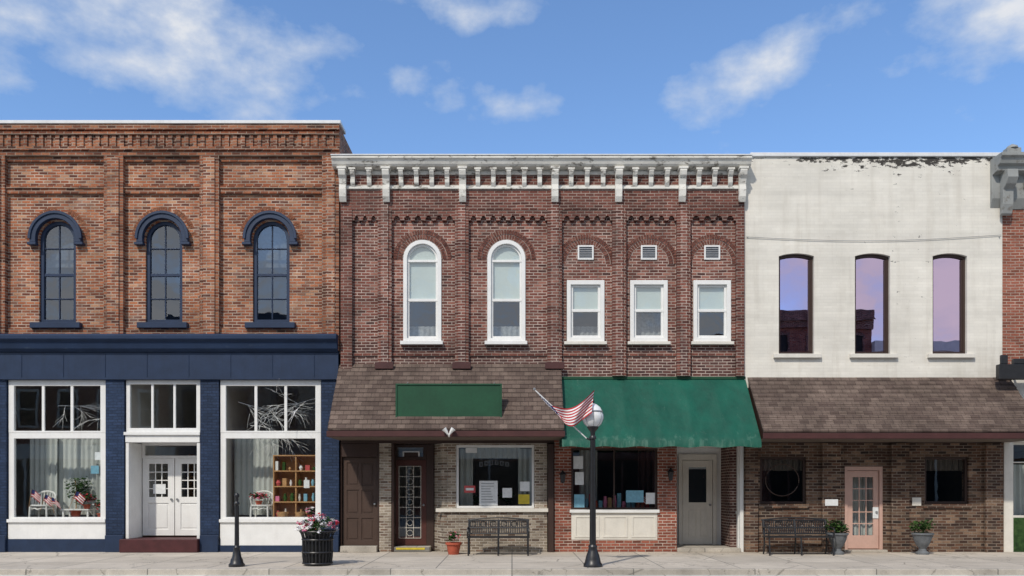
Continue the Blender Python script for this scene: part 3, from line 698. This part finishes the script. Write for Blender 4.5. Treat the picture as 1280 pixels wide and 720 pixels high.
# --- right shop
box(B,'storefront_lintel','brickR',X(693)+.002,bx1,.0,.3,2.72,4.097)
x0,x1=X(693)+.002,X(846)
plate(B,'storefront_brick_red','brickR',rect(x0,x1,0,2.718),[rect(X(714),X(822),Z(675),Z(560))],-.002,.3)
box(B,'stall_riser','ctrim',X(714)+.003,X(822)-.003,.0,.1,Z(675)+.003,Z(641)-.002,BV)
for k in range(3):
    a=X(714)+.08+k*.71; plate(B,'stall_riser_panel','ctrim',rect(a,a+.62,Z(672),Z(645)),[rect(a+.05,a+.57,Z(670),Z(647))],-.015,.0,.004)
box(B,'storefront_sill_white','wtrim',X(712),X(824),-.06,.08,Z(641),Z(637),BV)
win(B,X(714)+.003,X(822)-.003,Z(637)+.002,Z(560)-.003,.04,.05,'brown','glass',vb=(.5,),bar=.04)
for a,b,q,s,m in ((714,726,570,586,'paper'),(715,728,618,636,'paperb'),(780,802,613,628,'paperb'),(805,818,616,630,'paper'),(716,727,590,606,'paper')):
    box(B,'window_notice',m,X(a)+.06,X(b)+.06,.065,.07,Z(s),Z(q))
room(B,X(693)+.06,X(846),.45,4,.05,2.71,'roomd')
SD=root('shop_display',(X(770),.9,.9))
box(SD,'counter','tan',X(735),X(815),.45,.75,.1,1.1)
for k in range(14):
    xx=X(733+k*6); hh=random.uniform(.12,.42)
    if k%2: box(SD,'goods',random.choice(['redp','terra','tan','paper','flr','paperb']),xx,xx+.09,.47,.6,1.102,1.102+hh)
    else: lathe(SD,'jars',random.choice(['terra','paper','flp','paperb']),[(.04,0),(.06,hh*.4),(.035,hh*.75),(.045,hh*.85)],xx+.05,.53,12,1.102)
curtain(B,X(728),X(752),1.2,2.6,1.0,'curtain'); curtain(B,X(806),X(830),1.2,2.6,1.1,'maroon')
handflag(X(798),.2,Z(636),.3,.7)
# white recessed entry
yr=1.15; ex0,ex1=X(846),X(925)
box(B,'entry_side_wall','wtrim',ex1,bx1-.002,-.003,yr+.1,0,2.718); 
box(B,'entry_side_panel','wtrim',ex1-.02,ex1-.003,.1,.16,.1,2.65); box(B,'entry_side_panel','wtrim',ex1-.02,ex1-.003,.8,.86,.1,2.65); box(B,'entry_side_panel','wtrim',ex1-.02,ex1-.003,.163,.797,.95,1.02)
box(B,'entry_side_wall','wtrim',ex0-.1,ex0,.303,yr+.1,0,2.718)
box(B,'entry_back_wall','wtrim',ex0+.003,ex1-.003,yr+.06,yr+.12,0,2.716)
box(B,'entry_floor','kerb',ex0,ex1-.003,-.1,yr+.05,0,.1,.01)
box(B,'entry_ceiling','wtrim',ex0,ex1-.003,0.31,yr+.05,2.66,2.7)
dx0,dx1=X(853,yr),X(891,yr)
plate(B,'door_frame','ctrim',rect(dx0-.1,dx1+.1,.1,Z(568,yr)),[rect(dx0,dx1,.101,Z(575,yr))],yr-.02,yr+.055,BV)
door(B,dx0+.01,dx1-.01,.11,Z(575,yr)-.01,yr,'ctrim',[(.2,.8,.5,.92)],(1,1),[(.15,.45,.08,.42),(.55,.85,.08,.42)],gm='glassu')
box(B,'door_backing','dark',dx0+.1,dx1-.1,yr+.051,yr+.056,.9,2.1)  # dark sheet stands for an unlit room behind the door glass
# awning
AW=root('green_awning',(X(815),-.6,3.5))
def awning():
    bm=bmof(AW,'canvas','canvas',0,True); xa,xb=1.17,5.83; n=96; m=14; zt_,zb_=4.34,2.70; prev=None
    for i in range(n+1):
        u=i/n; x=xa+(xb-xa)*u; col=[]
        for j in range(m+1):
            v=j/m; seam=abs(math.sin(PI*u*6))
            y=-1.3*v; z=zt_+(zb_-zt_)*v-.04*math.sin(PI*v)*seam+.008*math.sin(u*90+v*7)*v
            col.append(bm.verts.new((x,y,z)))
        sag=.015*math.sin(u*37)
        col.append(bm.verts.new((x,-1.315,2.56+sag)))
        if prev:
            for j in range(m+1): bm.faces.new((prev[j],prev[j+1],col[j+1],col[j]))
        prev=col
    for xx in(xa+.012,xb-.012):
        bm2=bmof(AW,'end_panel','canvas'); bm2.faces.new([bm2.verts.new(c) for c in((xx,-.01,4.3),(xx,-1.3,2.68),(xx,-1.3,2.57),(xx,-.01,2.62))])
    for u in range(7):
        x=xa+.03+(xb-xa-.06)*u/6; tube(AW,'frame','steel',[(x,-.02,4.28),(x,-1.28,2.64)],.014,8)
        tube(AW,'frame','steel',[(x,-.02,2.75),(x,-1.28,2.64)],.012,8)
    tube(AW,'frame','steel',[(xa,-1.285,2.63),(xb,-1.285,2.63)],.015,8)
    box(AW,'head_rail','greens',xa,xb,-.04,-.002,4.32,4.38)
awning()
SG=root('green_shop_sign',(X(561),-1.05,3.6))
sy=-1.08; box(SG,'board','greens',X(495,sy),X(627,sy),sy,sy+.07,Z(531,sy),Z(480,sy),.01)
plate(SG,'edge_trim','greens',rect(X(494.5,sy),X(627.5,sy),Z(531.5,sy),Z(479.5,sy)),[rect(X(496.5,sy),X(625.5,sy),Z(529.5,sy),Z(481.5,sy))],sy-.02,sy-.001,.004)
for q in(505,561,617): tube(SG,'brace','steel',[(X(q,sy),sy+.07,Z(485,sy)),(X(q,sy),-.35,4.2)],.015)
FL=root('twin_floodlight',(X(561,-1.4),-1.38,2.9))
fx=X(561,-1.4); fzz=Z(543,-1.4)
tube(FL,'stem','wtrim',[(fx,-1.33,fzz-.04),(fx,-1.42,fzz+.0)],.025)
for s in(-1,1):
    tube(FL,'lamp_head','wtrim',[(fx+s*.02,-1.42,fzz+.0),(fx+s*.06,-1.43,fzz+.07),(fx+s*.11,-1.44,fzz+.13)],[.02,.04,.06],12)
def lantern(px,py):
    r=root('wall_lantern',(X(px),-.1,Z(py))); x=X(px); z=Z(py)
    tube(r,'arm','black',[(x,-.003,z+.12),(x,-.1,z+.2),(x,-.14,z+.15)],.012); lathe(r,'body','black',[(.02,-.12),(.05,-.1),(.07,.08),(.10,.1),(.03,.17),(.01,.2)],x,-.14,12,z)
lantern(837,595); lantern(703,598)

# =================================================================== WHITE BUILDING
C=root('white_commercial_building',(X(1090),0,0))
wx0,wx1=X(930),X(1252)
ww=[(973,1017),(1068,1112),(1165,1208)]
WH=Z(197)
plate(C,'painted_wall','white',rect(wx0,wx1,4.1,WH),[segarch(X(a),X(b),Z(443),Z(317),.07) for a,b in ww],-.03,.3)
shell(C,wx0,wx1,WH,'brickB')
box(C,'interior_back_wall','dark',wx0+.26,wx1-.26,1.0,1.05,4.2,9); box(C,'upper_floor','dark',wx0+.26,wx1-.26,.34,.99,4.3,4.9)  # darkness of the upper room given by a near-black sheet
box(C,'parapet_coping','metalw',X(937),wx1,-.08,.4,WH+.002,WH+.10,.01)
for a,b in ww:
    o=segarch(X(a)+.003,X(b)-.003,Z(443)+.003,Z(317)-.003,.07); i=segarch(X(a)+.06,X(b)-.06,Z(443)+.07,Z(317)-.07,.06)
    plate(C,'window_frame','brown',o,[i],.05,.15,BV)
    plate(C,'window_glass','glassp',segarch(X(a)+.05,X(b)-.05,Z(443)+.06,Z(317)-.06,.06),[],.10,.106)
    box(C,'window_frame','brown',X(b)-.10,X(b)-.06,.06,.14,Z(443)+.08,Z(317)-.14)
    box(C,'window_sill','ctrim',X(a)-.14,X(b)+.16,-.12,.12,Z(448),Z(443),BV)
CB=root('utility_cable',(X(1090),-.1,Z(302)))
tube(CB,'cable','steel',[(X(932)+(X(1250)-X(932))*i/20,-.055,Z(297)-.12*math.sin(PI*i/20)+.05*i/20) for i in range(21)],.006,6)
for q in(934,1248): tube(CB,'hook','steel',[(X(q),-.03,Z(297)),(X(q),-.06,Z(297))],.012)
shingleroof(C,5.88,12.42,4.38,2.93,1.3,13)
box(C,'storefront_lintel','brown',wx0+.003,wx1,.0,.3,2.72,4.097)
hl=[rect(X(950),X(1008),Z(630),Z(571)),rect(X(1156),X(1211),Z(630),Z(571))]
plate(C,'storefront_brick','brickK',rect(wx0+.004,X(1056),0,2.718),[hl[0]],0,.3)
plate(C,'storefront_brick','brickK',rect(X(1104),wx1-.003,0,2.718),[hl[1]],0,.3)
box(C,'storefront_brick','brickK',X(1056)+.002,X(1104)-.002,0,.3,Z(583),2.718)
for a,b in((931,946),(1026,1049),(1112,1134),(1229,1251)):
    box(C,'brick_pier','brickK',X(a),X(b),-.11,-.003,0,2.715)
for a,b in((950,1008),(1156,1211)):
    win(C,X(a)+.003,X(b)-.003,Z(630)+.003,Z(571)-.003,.05,.06,'brown','glass')
    box(C,'window_sill','brickK',X(a)-.05,X(b)+.05,-.05,-.003,Z(635),Z(630))
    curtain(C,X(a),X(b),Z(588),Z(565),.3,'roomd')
# oval window sticker outline on the left pane
ocx,ocz=X(979),Z(600)
tube(C,'oval_window_decal','brownd',[(ocx+.42*math.cos(2*PI*i/32),.080,ocz+.40*math.sin(2*PI*i/32)) for i in range(33)],.014,6)
plate(C,'door_frame','pink',rect(X(1056)+.002,X(1104)-.002,.06,Z(583)-.002),[rect(X(1060),X(1100),.061,Z(588))],.02,.15,BV)
door(C,X(1060)+.01,X(1100)-.01,.08,Z(588)-.01,.06,'pink',[(.17,.83,.17,.92)],(3,5),[])
curtain(C,X(1060),X(1100),.4,2.0,.4,'curtain',.02)
box(C,'door_notice','paper',X(1092),X(1099),.04,.055,Z(648),Z(634))
box(C,'door_step','kerb',X(1053),X(1107),-.12,.15,0,.06,.008)
box(C,'notice_plaque','paper',X(1037)-.16,X(1037)+.16,-.125,-.112,Z(632),Z(624))
box(C,'notice_plaque','ctrim',X(1140),X(1151),-.02,-.003,Z(632),Z(622))
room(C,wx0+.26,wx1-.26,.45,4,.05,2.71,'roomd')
ST=root('bar_stools',(X(1080),2,.1))
for q in(960,990,1170,1195): 
    lathe(ST,'seat','redp',[(.16,.7),(.18,.74),(.16,.78)],X(q),1.6,14,.08); tube(ST,'leg','steel',[(X(q),1.6,.08),(X(q),1.6,.8)],.03)

# =================================================================== RIGHT EDGE BUILDING
D=root('brick_commercial_building',(X(1400),0,0))
dx0,dx1=X(1253),X(1560)
plate(D,'brick_wall','brickD',rect(dx0,dx1,4.4,10.0),[rect(X(1310),X(1360),Z(430),Z(310)),rect(X(1430),X(1480),Z(430),Z(310))],0,.3)
shell(D,dx0,dx1,10,'brickD')
for a in(1310,1430): win(D,X(a),X(a+50),Z(430),Z(310),.05,.08,'ctrim','glassu',hb=(.5,))
box(D,'interior_back_wall','dark',dx0+.26,dx1-.26,.9,.95,4,9)  # near-black sheet stands for the unlit upper room
zt=Z(190,-.5)
prism(D,'cornice','corng',[(.3,zt),(-.52,zt),(-.52,zt-.08),(-.46,zt-.12),(-.42,zt-.24),(-.34,zt-.28),(-.32,zt-.38),(-.12,zt-.42),(-.12,Z(250)),(-.02,Z(262)),(.3,Z(262))],X(1252,-.5),dx1,.006)
for q in(1262,1330,1400,1480):
    xc=X(q,-.4)+.06; zz=zt-.38
    prism(D,'cornice_bracket','corng',[(-.125,zz),(-.44,zz),(-.46,zz-.2),(-.38,zz-.34),(-.26,zz-.44),(-.26,zz-.8),(-.2,zz-1.02),(-.125,zz-1.05)],xc-.13,xc+.13,.01)
    box(D,'cornice_bracket','corng',xc-.17,xc+.17,-.5,-.3,zt-.05,zt+.12,.02)
    lathe(D,'finial','corng',[(.14,0),(.12,.05),(.07,.08),(.02,.11)],xc,-.4,12,zt+.12)
for k in range(30):
    xx=X(1275)+k*.2
    if xx<dx1-.2: box(D,'dentils','corng',xx,xx+.1,-.2,-.122,zt-.75,zt-.6)
box(D,'sign_box','black',X(1249,-.6),X(1330,-.6),-.6,-.45,Z(474,-.6),Z(455,-.6),.015); box(D,'sign_box','black',X(1253,-.6),X(1262,-.6),-.55,-.48,Z(455,-.6)+.002,Z(443,-.6),.01); box(D,'sign_box','black',X(1268,-.6),X(1330,-.6),-.58,-.47,Z(455,-.6)+.002,Z(448,-.6),.01)
tube(D,'sign_arm','black',[(X(1262),-.003,Z(465)),(X(1262),-.46,Z(465))],.03); tube(D,'sign_arm','black',[(X(1320),-.003,Z(465)),(X(1320),-.46,Z(465))],.03)
box(D,'storefront_fascia','ctrim',dx0,dx1,-.04,.3,2.75,4.397,BV)
for a in(1253,1345,1440,1540): box(D,'storefront_column','ctrim',X(a)+.003,X(a+12),-.06,.2,0,2.748,BV)
for a,b in((1265,1345),(1357,1440),(1452,1540)):
    box(D,'stall_riser','leafd',X(a)+.003,X(b)-.0,.0,.15,0,.85,BV); win(D,X(a)+.003,X(b),.852,2.747,.04,.06,'ctrim','glass',hb=(.75,))
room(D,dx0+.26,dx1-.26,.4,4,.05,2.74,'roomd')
curtain(D,X(1266),X(1344),.8,2.2,.45,'curtain')

# =================================================================== STREET FURNITURE
def bench(x0,x1,y):
    r=root('park_bench',((x0+x1)/2,y,0)); 
    for x in(x0+.04,(x0+x1)/2,x1-.04):
        tube(r,'leg','black',[(x,y-.24,0),(x,y-.22,.22),(x,y-.2,.42)],.02); tube(r,'leg','black',[(x,y+.24,0),(x,y+.17,.25),(x,y+.18,.45),(x,y+.27,.84)],.02)
        tube(r,'leg','black',[(x,y-.22,.22),(x,y+.17,.25)],.012)
    for x in(x0+.02,x1-.02): tube(r,'armrest','black',[(x,y+.22,.64),(x,y-.02,.66),(x,y-.22,.64),(x,y-.25,.58),(x,y-.21,.42)],.018)
    for k in range(7): yy=y-.22+k*.062; box(r,'seat','black',x0,x1,yy,yy+.045,.42,.45)
    def bk(z): return y+.18+(z-.45)*.23
    for z in(.50,.64,.82): tube(r,'backrest','black',[(x0,bk(z),z),(x1,bk(z),z)],.018)
    n=int((x1-x0)/.045)
    for k in range(n+1):
        x=x0+.02+(x1-x0-.04)*k/n; tube(r,'backrest','black',[(x,bk(.50),.50),(x,bk(.82),.82)],.013,5)
    for k in range(6):
        xm=x0+(x1-x0)*(k+.5)/6; tube(r,'backrest_scroll','black',[(xm+.07*math.cos(2*PI*i/14),bk(.73)-.01,.73+.07*math.sin(2*PI*i/14)) for i in range(15)],.010,5)
    tube(r,'backrest_crest','black',[(x0+(x1-x0)*i/20,bk(.84),.83+.05*math.sin(PI*i/20)) for i in range(21)],.016)
bench(X(584,-.9),X(662,-.9),-.9); bench(X(957,-.9),X(1040,-.9),-.85)
ly=-3.75; lx=X(741,ly)
L=root('street_lamp',(lx,ly,0))
lathe(L,'base','black',[(.19,0),(.19,.06),(.165,.09),(.15,.16),(.13,.24),(.10,.32),(.085,.38),(.095,.41),(.075,.45)],lx,ly,28)
lathe(L,'post','black',[(.06,.45),(.055,1.2),(.048,2.2),(.045,2.58),(.07,2.60),(.07,2.64),(.045,2.67),(.05,2.74),(.10,2.80),(.12,2.84)],lx,ly,20)
for k in range(10): a=2*PI*k/10; tube(L,'post_fluting','black',[(lx+.058*math.cos(a),ly+.058*math.sin(a),.46),(lx+.045*math.cos(a),ly+.045*math.sin(a),2.57)],.009,5)
lathe(L,'globe','globe',[(.11,2.845),(.17,2.90),(.215,3.0),(.215,3.08),(.19,3.14)],lx,ly,28)
lathe(L,'globe_band','steel',[(.20,3.135),(.205,3.15),(.195,3.165)],lx,ly,28)
lathe(L,'globe_cap','globe',[(.19,3.166),(.15,3.24),(.09,3.29),(.05,3.31)],lx,ly,28)
lathe(L,'finial','black',[(.05,3.31),(.03,3.34),(.035,3.37),(.01,3.43)],lx,ly,12)
for k in range(8): a=2*PI*k/8; tube(L,'globe_ribs','steel',[(lx+r_*math.cos(a),ly+r_*math.sin(a),z_) for r_,z_ in((.112,2.845),(.173,2.90),(.218,3.0),(.218,3.08),(.193,3.14))],.005,5)
fy=-3.95
F=root('american_flag',(X(700,fy),fy,Z(510,fy)))
P0=Vector((X(733,ly),ly-.02,Z(548,ly))); P1=Vector((X(668,fy),fy,Z(487,fy)))
tube(F,'flagpole','wtrim',[P0,P1],.013,10); lathe(F,'pole_ball','steel',[(.005,-.03),(.025,-.015),(.025,.015),(.005,.03)],P1.x,P1.y,12,P1.z+.01)
tube(F,'bracket','black',[(lx,ly,P0.z-.05),tuple(P0)],.018,8)
def q2(pts,u):
    a,b,c=pts; return ((1-u)**2*a[0]+2*u*(1-u)*b[0]+u*u*c[0],(1-u)**2*a[1]+2*u*(1-u)*b[1]+u*u*c[1])
NU,NV=40,13
top=[(671,490),(700,532),(743,489)]; bot=[(701,518),(708,548),(739,516)]
grid=[]
for j in range(NV+1):
    v=j/NV; row=[]
    for i in range(NU+1):
        u=i/NU; a=q2(top,u); b=q2(bot,u); px=a[0]+(b[0]-a[0])*v; py=a[1]+(b[1]-a[1])*v
        py+=1.6*math.sin(u*11+v*2)*u
        yy=fy+.07*math.sin(u*13+v*4)*min(1,u*3)-.04*u
        row.append((X(px,fy),yy+.02*(1-u),Z(py,fy)))
    grid.append(row)
for j in range(NV):
    for i in range(NU):
        m='blup' if (i<12 and j<7) else ('redp' if j%2==0 else 'whp')
        nm={'blup':'canton','redp':'red_stripes','whp':'white_stripes'}[m]
        bm=bmof(F,nm,m,0,True); bm.faces.new([bm.verts.new(c) for c in(grid[j][i],grid[j+1][i],grid[j+1][i+1],grid[j][i+1])])
bm=bmof(F,'stars','whp')
for j in range(6):
    for i in range(5):
        c=Vector(grid[j+1][2*i+1])+Vector((0,-.006,0)); s=.010
        ring=[bm.verts.new(c+Vector((math.sin(2*PI*k/10)*(s if k%2==0 else s*.45),0,math.cos(2*PI*k/10)*(s if k%2==0 else s*.45)))) for k in range(10)]
        bm.faces.new(ring)
py_=-3.7; bx=X(296,py_)
BP=root('bollard_post',(bx,py_,0))
lathe(BP,'base','black',[(.16,0),(.16,.05),(.13,.08),(.12,.14),(.09,.2),(.075,.3),(.06,.36),(.07,.39),(.045,.43)],bx,py_,24)
lathe(BP,'shaft','black',[(.045,.43),(.04,1.1),(.035,1.25),(.055,1.27),(.055,1.30),(.03,1.33),(.035,1.40),(.05,1.43),(.05,1.46),(.02,1.50)],bx,py_,18)
for k in range(8): a=2*PI*k/8; tube(BP,'fluting','black',[(bx+.042*math.cos(a),py_+.042*math.sin(a),.44),(bx+.036*math.cos(a),py_+.036*math.sin(a),1.24)],.007,5)
ty=-3.4; tx=X(397,ty); R=.30
TB=root('slatted_planter_bin',(tx,ty,0))
lathe(TB,'inner_liner','dark',[(R-.05,.06),(R-.05,.7),(R-.08,.7)],tx,ty,24)
for k in range(26):
    a=2*PI*k/26; c,s=math.cos(a),math.sin(a)
    tube(TB,'slats','black',[(tx+c*r_,ty+s*r_,z_) for r_,z_ in((R-.02,.03),(R,.2),(R,.56),(R+.03,.66),(R+.06,.71))],.014,6)
for z_,rr in((.05,R),(.28,R+.012),(.54,R+.012),(.71,R+.06)):
    tube(TB,'hoops','black',[(tx+rr*math.cos(2*PI*k/32),ty+rr*math.sin(2*PI*k/32),z_) for k in range(33)],.018,6)
lathe(TB,'feet','black',[(R-.04,0),(R-.04,.04)],tx,ty,24)
for k in range(18):
    a=random.uniform(0,6.28); d=random.uniform(0,.32); leaves(TB,'leaves','leaf' if k%2 else 'leafd',(tx+d*math.cos(a),ty+d*math.sin(a),.80+random.uniform(-.06,.12)),(.15,.15,.1),50,.055)
for k in range(70):
    a=random.uniform(0,6.28); d=math.sqrt(random.random())*.43; leaves(TB,'flowers',['flw','flr','flw','flp','flw'][k%5],(tx+d*math.cos(a),ty+d*math.sin(a),1.0+random.uniform(-.10,.08)-(d*d*1.1)),(.05,.05,.04),16,.05)
potted('potted_flowers',X(567,-.7),-.7,0,.25,.17,200,pr=.18,ph=.29,leafs=.06,fl=['flr','flp'],nf=30,trunk=False)
for q,s in((1047,1.0),(1153,.95)):
    x=X(q,-.7); r=root('urn_planter',(x,-.7,0))
    lathe(r,'urn','grey',[(.15,0),(.15,.05),(.09,.09),(.08,.14),(.14,.22),(.20,.36),(.22,.46),(.25,.48),(.25,.52),(.21,.52),(.2,.47)],x,-.7,24)
    for k in range(9): leaves(r,'leaves','leafd' if k%2 else 'leaf',(x+random.uniform(-.18,.18),-.7+random.uniform(-.12,.12),.58+random.uniform(0,.2)),(.15,.13,.12),45,.075)
    for k in range(8): a=random.uniform(0,6.28); tube(r,'stems','leaf',[(x,-.7,.5),(x+.12*math.cos(a),-.7+.12*math.sin(a),.68),(x+.28*math.cos(a),-.7+.2*math.sin(a),.66+random.uniform(-.1,.22))],.006,5)

# =================================================================== GROUND
def sheet(name,mat,x0,x1,y0,y1,z):
    me=bpy.data.meshes.new(name); me.from_pydata([(x0,y0,z),(x1,y0,z),(x1,y1,z),(x0,y1,z)],[],[(0,1,2,3)]); me.materials.append(M[mat])
    o=bpy.data.objects.new(name,me); scene.collection.objects.link(o); return o
sheet('ground','earth',-800,800,-800,800,-.14)
sheet('road','road',-300,300,-22,-3.9,-.128)
def solid(name,mat,x0,x1,y0,y1,z0,z1,bev=0):
    me=bpy.data.meshes.new(name); bm=bmesh.new(); bmesh.ops.create_cube(bm,size=1)
    for v in bm.verts: v.co=Vector(((x0+x1)/2+v.co.x*(x1-x0),(y0+y1)/2+v.co.y*(y1-y0),(z0+z1)/2+v.co.z*(z1-z0)))
    bm.to_mesh(me); bm.free(); me.materials.append(M[mat]); o=bpy.data.objects.new(name,me); scene.collection.objects.link(o)
    if bev: m=o.modifiers.new('b','BEVEL'); m.width=bev; m.segments=3
    return o
solid('sidewalk','walk',-120,120,-4.05,.2,-.3,0)
solid('kerb','kerb',-120,120,-4.2,-4.053,-.3,.002,.02)
sheet('gutter','gutter',-120,120,-4.85,-4.2,-.116)
sheet('centre_line','line',-120,120,-13.1,-12.98,-.12)
solid('sidewalk','walk',-120,120,-26.4,-22.16,-.3,0)
solid('kerb','kerb',-120,120,-22.157,-22.0,-.3,.002,.02)

# =================================================================== OPPOSITE SIDE OF STREET
def opp(x0,x1,h,mat,nw,trim):
    r=root('opposite_shop_building',((x0+x1)/2,-30,0)); y=-26.5; st=(x1-x0)/nw; hs=[]
    for f in range(2):
        for k in range(nw):
            xc=x0+st*(k+.5); z0=5.2+f*3.3
            if z0+2.2<h-1: hs.append((xc,z0))
    box(r,'wall',mat,x0+.01,x1-.01,-38,y,0,h)
    for xc,z0 in hs:
        box(r,'window_glass','dark',xc-.5,xc+.5,y+.005,y+.02,z0,z0+2)
        plate(r,'window_frame',trim,rect(xc-.6,xc+.6,z0-.1,z0+2.15),[rect(xc-.5,xc+.5,z0,z0+2)],y+.003,y+.1)
        box(r,'window_frame',trim,xc-.5,xc+.5,y+.022,y+.07,z0+.97,z0+1.03)
    box(r,'cornice',trim,x0,x1,y+.002,y+.5,h-.5,h+.1); box(r,'cornice',trim,x0,x1,y+.003,y+.25,h-.9,h-.502)
    box(r,'shop_fascia',trim,x0+.1,x1-.1,y+.002,y+.2,3.3,4.1)
    box(r,'shop_window','dark',x0+.5,x1-.5,y+.01,y+.03,.6,3.2)
    k=x0+.5
    while k<=x1-.4: box(r,'shop_mullion',trim,k-.06,k+.06,y+.032,y+.1,.0,3.298); k+=(x1-x0-1)/5
opp(-34,-20,10.5,'brickO',6,'ctrim'); opp(-20,-9,11.6,'brickG',4,'navy'); opp(-9,4,9.6,'brickO',5,'ctrim'); opp(4,14.5,10.2,'brickO',4,'brickBd'); opp(14.5,21,11.8,'brickO',3,'brickBd'); opp(21,38,10.0,'brickO',6,'ctrim')

flush()

# =================================================================== SKY + SUN
EL=math.radians(46); ROT=math.radians(208)
w=bpy.data.worlds.new('World'); scene.world=w; w.use_nodes=True; nt=w.node_tree; nt.nodes.clear()
class WT(NT):
    def __init__(s,t): s.t=t
s=WT(nt)
out=s.n('ShaderNodeOutputWorld'); bg=s.n('ShaderNodeBackground')
sky=s.n('ShaderNodeTexSky'); sky.sky_type='NISHITA'; sky.sun_disc=False; sky.sun_elevation=EL; sky.sun_rotation=ROT
sky.air_density=1.0; sky.dust_density=.6; sky.ozone_density=2.0
tc=s.n('ShaderNodeTexCoord'); nrm=s.n('ShaderNodeVectorMath',operation='NORMALIZE'); s.l(tc.outputs['Generated'],nrm.inputs[0])
sp=s.n('ShaderNodeSeparateXYZ'); s.l(nrm.outputs[0],sp.inputs[0])
az=s.math('ARCTAN2',sp.outputs[0],sp.outputs[1]); el=s.math('ARCSINE',sp.outputs[2])
cb=s.n('ShaderNodeCombineXYZ'); s.l(az,cb.inputs[0]); s.l(s.math('MULTIPLY',el,1.6),cb.inputs[1])
def blob(px,py,rx,ry,wgt=1.0,sl=0):
    x=(px-640)/50;z=(610-py)/50; a=math.atan2(x,20); e=math.atan2(z,math.hypot(x,20))
    dx=s.math('SUBTRACT',az,a); dy=s.math('SUBTRACT',s.math('SUBTRACT',el,e),s.math('MULTIPLY',dx,sl))
    u=s.math('DIVIDE',dx,rx/1000.); v=s.math('DIVIDE',dy,ry/1000.)
    return s.math('MULTIPLY',s.math('MAXIMUM',s.math('SUBTRACT',1.0,s.math('ADD',s.math('MULTIPLY',u,u),s.math('MULTIPLY',v,v))),0.0),wgt)
m=s.rng(sp.outputs[1],0.0,-.5,0,1.35)  # unseen clouds behind the camera, added to brighten window reflections
for b in (blob(130,0,320,90,1.25),blob(190,80,200,55,1.1),blob(370,60,170,60,.98),blob(470,80,130,40,.7),blob(560,5,150,40,.75),blob(630,118,120,36,.78),blob(720,128,100,30,.68),
          blob(930,95,190,42,.97,.25),blob(1225,45,190,66,1.15,.12),blob(0,95,90,50,.8),blob(1190,140,150,28,.55)):
    m=s.math('MAXIMUM',m,b)
n1=s.noise(cb.outputs[0],5.5,10,.56)
warp=s.noise(cb.outputs[0],16,6,.6)
val=s.math('ADD',s.math('ADD',s.math('MULTIPLY',n1,1.5),s.math('MULTIPLY',m,.36)),s.math('MULTIPLY',warp,.22))
cf=s.rng(val,1.04,1.38,0,.95)
skyc=s.mix(1,sky.outputs[0],(1.12,1.32,1.52),'MULTIPLY')
cc=s.mix(s.rng(val,1.15,1.5,0,1),(4.3,4.9,5.8),(6.3,6.3,6.4))
col=s.mix(cf,skyc,cc)
s.l(col,bg.inputs[0]); bg.inputs[1].default_value=.135; s.l(bg.outputs[0],out.inputs[0])
sd=bpy.data.lights.new('sun','SUN'); sd.energy=3.0; sd.angle=math.radians(2); sd.color=(1,.925,.82)
so=bpy.data.objects.new('sun',sd); scene.collection.objects.link(so)
dirv=Vector((math.sin(ROT)*math.cos(EL),math.cos(ROT)*math.cos(EL),math.sin(EL))); so.rotation_euler=(-dirv).to_track_quat('-Z','Y').to_euler(); so.location=dirv*50

cam=bpy.data.cameras.new('camera'); co=bpy.data.objects.new('camera',cam); scene.collection.objects.link(co); scene.camera=co
co.location=(0,-CAMD,EYE); co.rotation_euler=(PI/2,0,0); cam.sensor_width=36; cam.lens=36*CAMD/25.6; cam.shift_y=250/1280; cam.clip_end=3000; cam.clip_start=.1
scene.view_settings.view_transform='Standard'; scene.view_settings.look='None'; scene.view_settings.exposure=0
